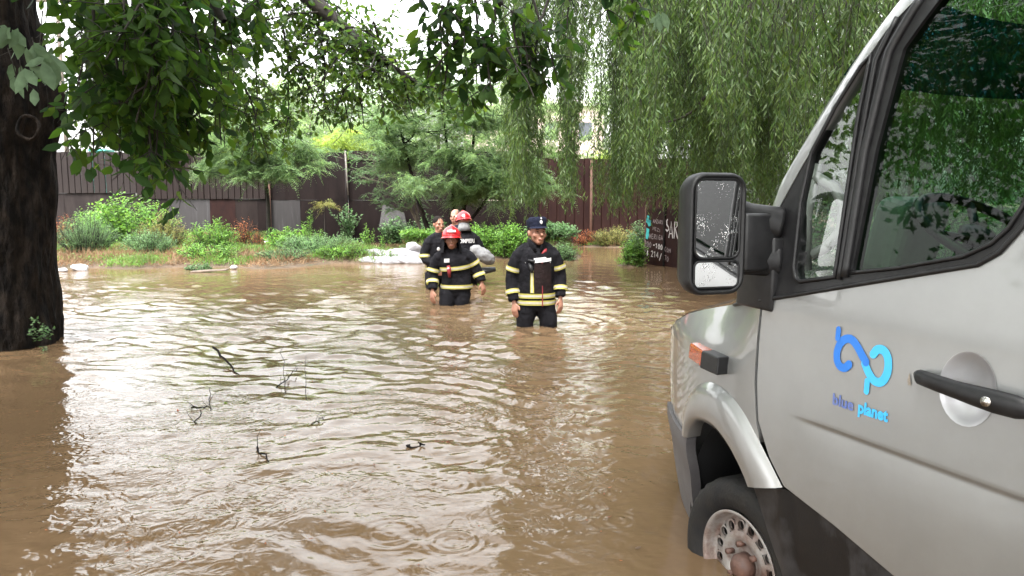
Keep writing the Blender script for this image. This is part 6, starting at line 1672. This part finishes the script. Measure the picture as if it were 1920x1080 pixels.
b.tube([front(-.125, .85, .0), front(-.105, .80, .006), front(-.095, .76, .006)], .0025, 5)
b.build("piping", M['white_mark'], root)
# collar
b = MB()
for sx in (-1, 1): b.tube([Z((sx * .085, .02, .94)), Z((sx * .075, -.06, .915)), Z((sx * .045, -.115, .87)), Z((sx * .03, -.135, .82))], [(.030, .012), (.038, .012), (.040, .012), (.012, .008)], 10, flat=(0, 0, 1))
b.build("collar", M['cloth'], root)

# the wader in the red helmet
pose2 = dict(head=(-.03, -.10, .865), hrot=(-.02, 0, .05), skin='skin_tan', k=1.06, spine=[(.03, .0, .18), (.03, .0, .34), (.015, -.02, .50), (0, -.03, .64), (-.01, -.045, .745)],
             legs=[[(-.07, 0, .20), (-.11, -.08, -.02), (-.11, .04, -.5)], [(.12, 0, .20), (.10, -.04, -.06), (.10, .0, -.5)]],
             arms=[[(-.20, -.02, .65), (-.275, .0, .42), (-.285, -.10, .20)], [(.19, -.03, .66), (.30, .0, .46), (.365, -.04, .30)]],
             waist=(.10, .50), sleeve=((0, .42), (0, .78), (1, .26), (1, .72)), seed=5)
root, spine, Mx, hc, k, AP, Z = firefighter((-.77, 9.8), .05, "wader in red helmet and dark jacket with yellow stripes, arms held away from the body", pose2)
helmet(hc, Mx, root, 1.08)
pose = dict(pose); pose['jr'] = [(.200, .150)] * 11
def front2(x, z, o=0): return Z((x + .01, -(.155 + o) * math.sqrt(max(.05, 1 - (x / .215) ** 2)) - .03, z))
b = MB(); b.add([front2(-.135, .57, .02), front2(-.065, .575, .02), front2(-.065, .625, .02), front2(-.135, .62, .02)], [(0, 1, 2, 3)]); b.build("name_strip", M['white_mark'], root)
b = MB(); b.tube([front2(-.08, .53, .015), front2(-.07, .47, .03), front2(-.065, .38, .02)], [.022, .028, .016], 8); b.build("strap", M['red_strap'], root)
b = MB(); b.tube([front2(-.08, .50, .035), front2(-.075, .485, .045)], [.02, .016], 8); b.build("strap_buckle", M['white_mark'], root)

# three behind: helmeted one seen from the back, and two bare headed men
pose3 = dict(head=(.0, -.05, 1.03), hrot=(.25, 0, .2), face=False, k=1.04, spine=[(0, .0, .22), (0, .0, .42), (0, -.02, .62), (0, -.05, .78), (0, -.07, .88)],
             legs=[[(-.10, 0, .24), (-.12, 0, -.02), (-.12, 0, -.45)], [(.10, 0, .24), (.12, 0, -.02), (.12, 0, -.45)]],
             arms=[[(-.19, -.04, .77), (-.30, -.10, .56), (-.26, -.26, .47)], [(.19, -.04, .77), (.28, -.16, .58), (.22, -.34, .50)]],
             waist=(.10,), sleeve=((0, .75), (1, .75)), seed=8)
px3 = spot(871, 12.3).x
root, spine, Mx, hc, k, AP, Z = firefighter((px3, 12.3), math.pi + .25, "wader in red helmet seen from behind, white lettering across the back of the dark jacket", pose3)
helmet(hc, Mx, root, 1.06, curtain=False)
b = MB(); b.tube([hc + Vector((0, .03, -.02)), hc + Vector((0, .04, -.09)), hc + Vector((0, .05, -.15))], [(.088, .09), (.10, .10), (.125, .11)], 16, flat=(1, 0, 0)); b.build("hood", M['grey_cloth'], root)
V, F = text_geo("POMPIERI", .092, .003); wmax = max(v[0] for v in V); b = MB()
b.add([Z(((v[0] - wmax / 2) * -.80, (.168) * math.sqrt(max(.05, 1 - ((v[0] - wmax / 2) * .80 / .235) ** 2)) - .02, .69 + v[1])) for v in V], F); b.build("lettering", M['white_mark'], root, smooth=False)
pose4 = dict(head=(.0, -.03, 1.00), hrot=(.0, 0, -.1), skin='skin_tan', k=1.05, spine=[(0, .0, .22), (0, .0, .40), (0, -.01, .60), (0, -.02, .76), (0, -.03, .86)],
             legs=[[(-.10, 0, .24), (-.12, 0, -.02), (-.12, 0, -.45)], [(.10, 0, .24), (.12, 0, -.02), (.12, 0, -.45)]],
             arms=[[(-.19, -.02, .74), (-.25, .0, .50), (-.16, -.18, .36)], [(.19, -.02, .74), (.26, -.06, .52), (.20, -.26, .42)]],
             waist=(.12,), sleeve=((0, .48), (1, .48)), seed=11)
root, spine, Mx, hc, k, AP, Z = firefighter((spot(822, 11.8).x, 11.8), .65, "dark haired bare headed man in striped jacket, standing behind the helmeted wader at left", pose4)
b = MB(); b.ell(hc + Mx @ Vector((0, .022, .050)), (.088, .104, .088), Mx); b.build("hair", M['hair'], root)
b = MB(); b.ell(Z((-.09, -.165, .62)), (.03, .012, .03)); b.build("badge", M['white_mark'], root)
pose5 = dict(head=(-.02, -.03, 1.10), hrot=(.02, 0, -.15), k=1.05, jacket_mat='cloth_navy', spine=[(0.05, .05, .22), (0.05, .04, .42), (0.02, .0, .64), (-.0, -.02, .82), (-.02, -.03, .94)],
             legs=[[(-.10, 0, .24), (-.12, 0, -.02), (-.12, 0, -.45)], [(.10, 0, .24), (.12, 0, -.02), (.12, 0, -.45)]],
             arms=[[(-.20, -.02, .82), (-.34, -.10, .62), (-.42, -.24, .50)], [(.18, -.02, .80), (.25, -.10, .58), (.20, -.28, .48)]], waist=(), sleeve=(), seed=13)
root, spine, Mx, hc, k, AP, Z = firefighter((spot(858, 12.9).x, 12.9), -.25, "man with cropped hair and navy shirt, farthest back of the group", pose5)
b = MB(); b.ell(hc + Mx @ Vector((0, .022, .046)), (.085, .102, .084), Mx); b.build("hair", M['hair_short'], root)
# the pale sack they carry
c = spot(908, 12.0, 480)
b = MB(); b.ell(c, (.21, .17, .11), (0, .6, 0)); b.ell(c + Vector((-.13, 0, .08)), (.12, .12, .09), (0, .5, 0)); b.ell(c + Vector((.10, 0, -.06)), (.10, .12, .10)); b.tube([c + Vector((-.20, -.02, .0)), c + Vector((-.14, -.04, -.2)), c + Vector((-.12, -.04, -.34))], [.08, .07, .06], 10)
sk = folds(remeshed(b, "sack", M['grey_cloth'], None, .015, 4), .03, 6, 2)
tag(sk, "light grey bulky sack carried between the waders behind", "sack")
b = MB(); cc = c + Vector((-.02, .06, -.22)); b.tube([cc + Vector((-.35, 0, -.02)), cc + Vector((0, 0, -.03)), cc + Vector((.20, 0, .0))], [(.05, .12), (.06, .14), (.04, .10)], 12)
tag(b.build("stretcher", M['trim']), "black stretcher edge under the light grey sack", "stretcher")
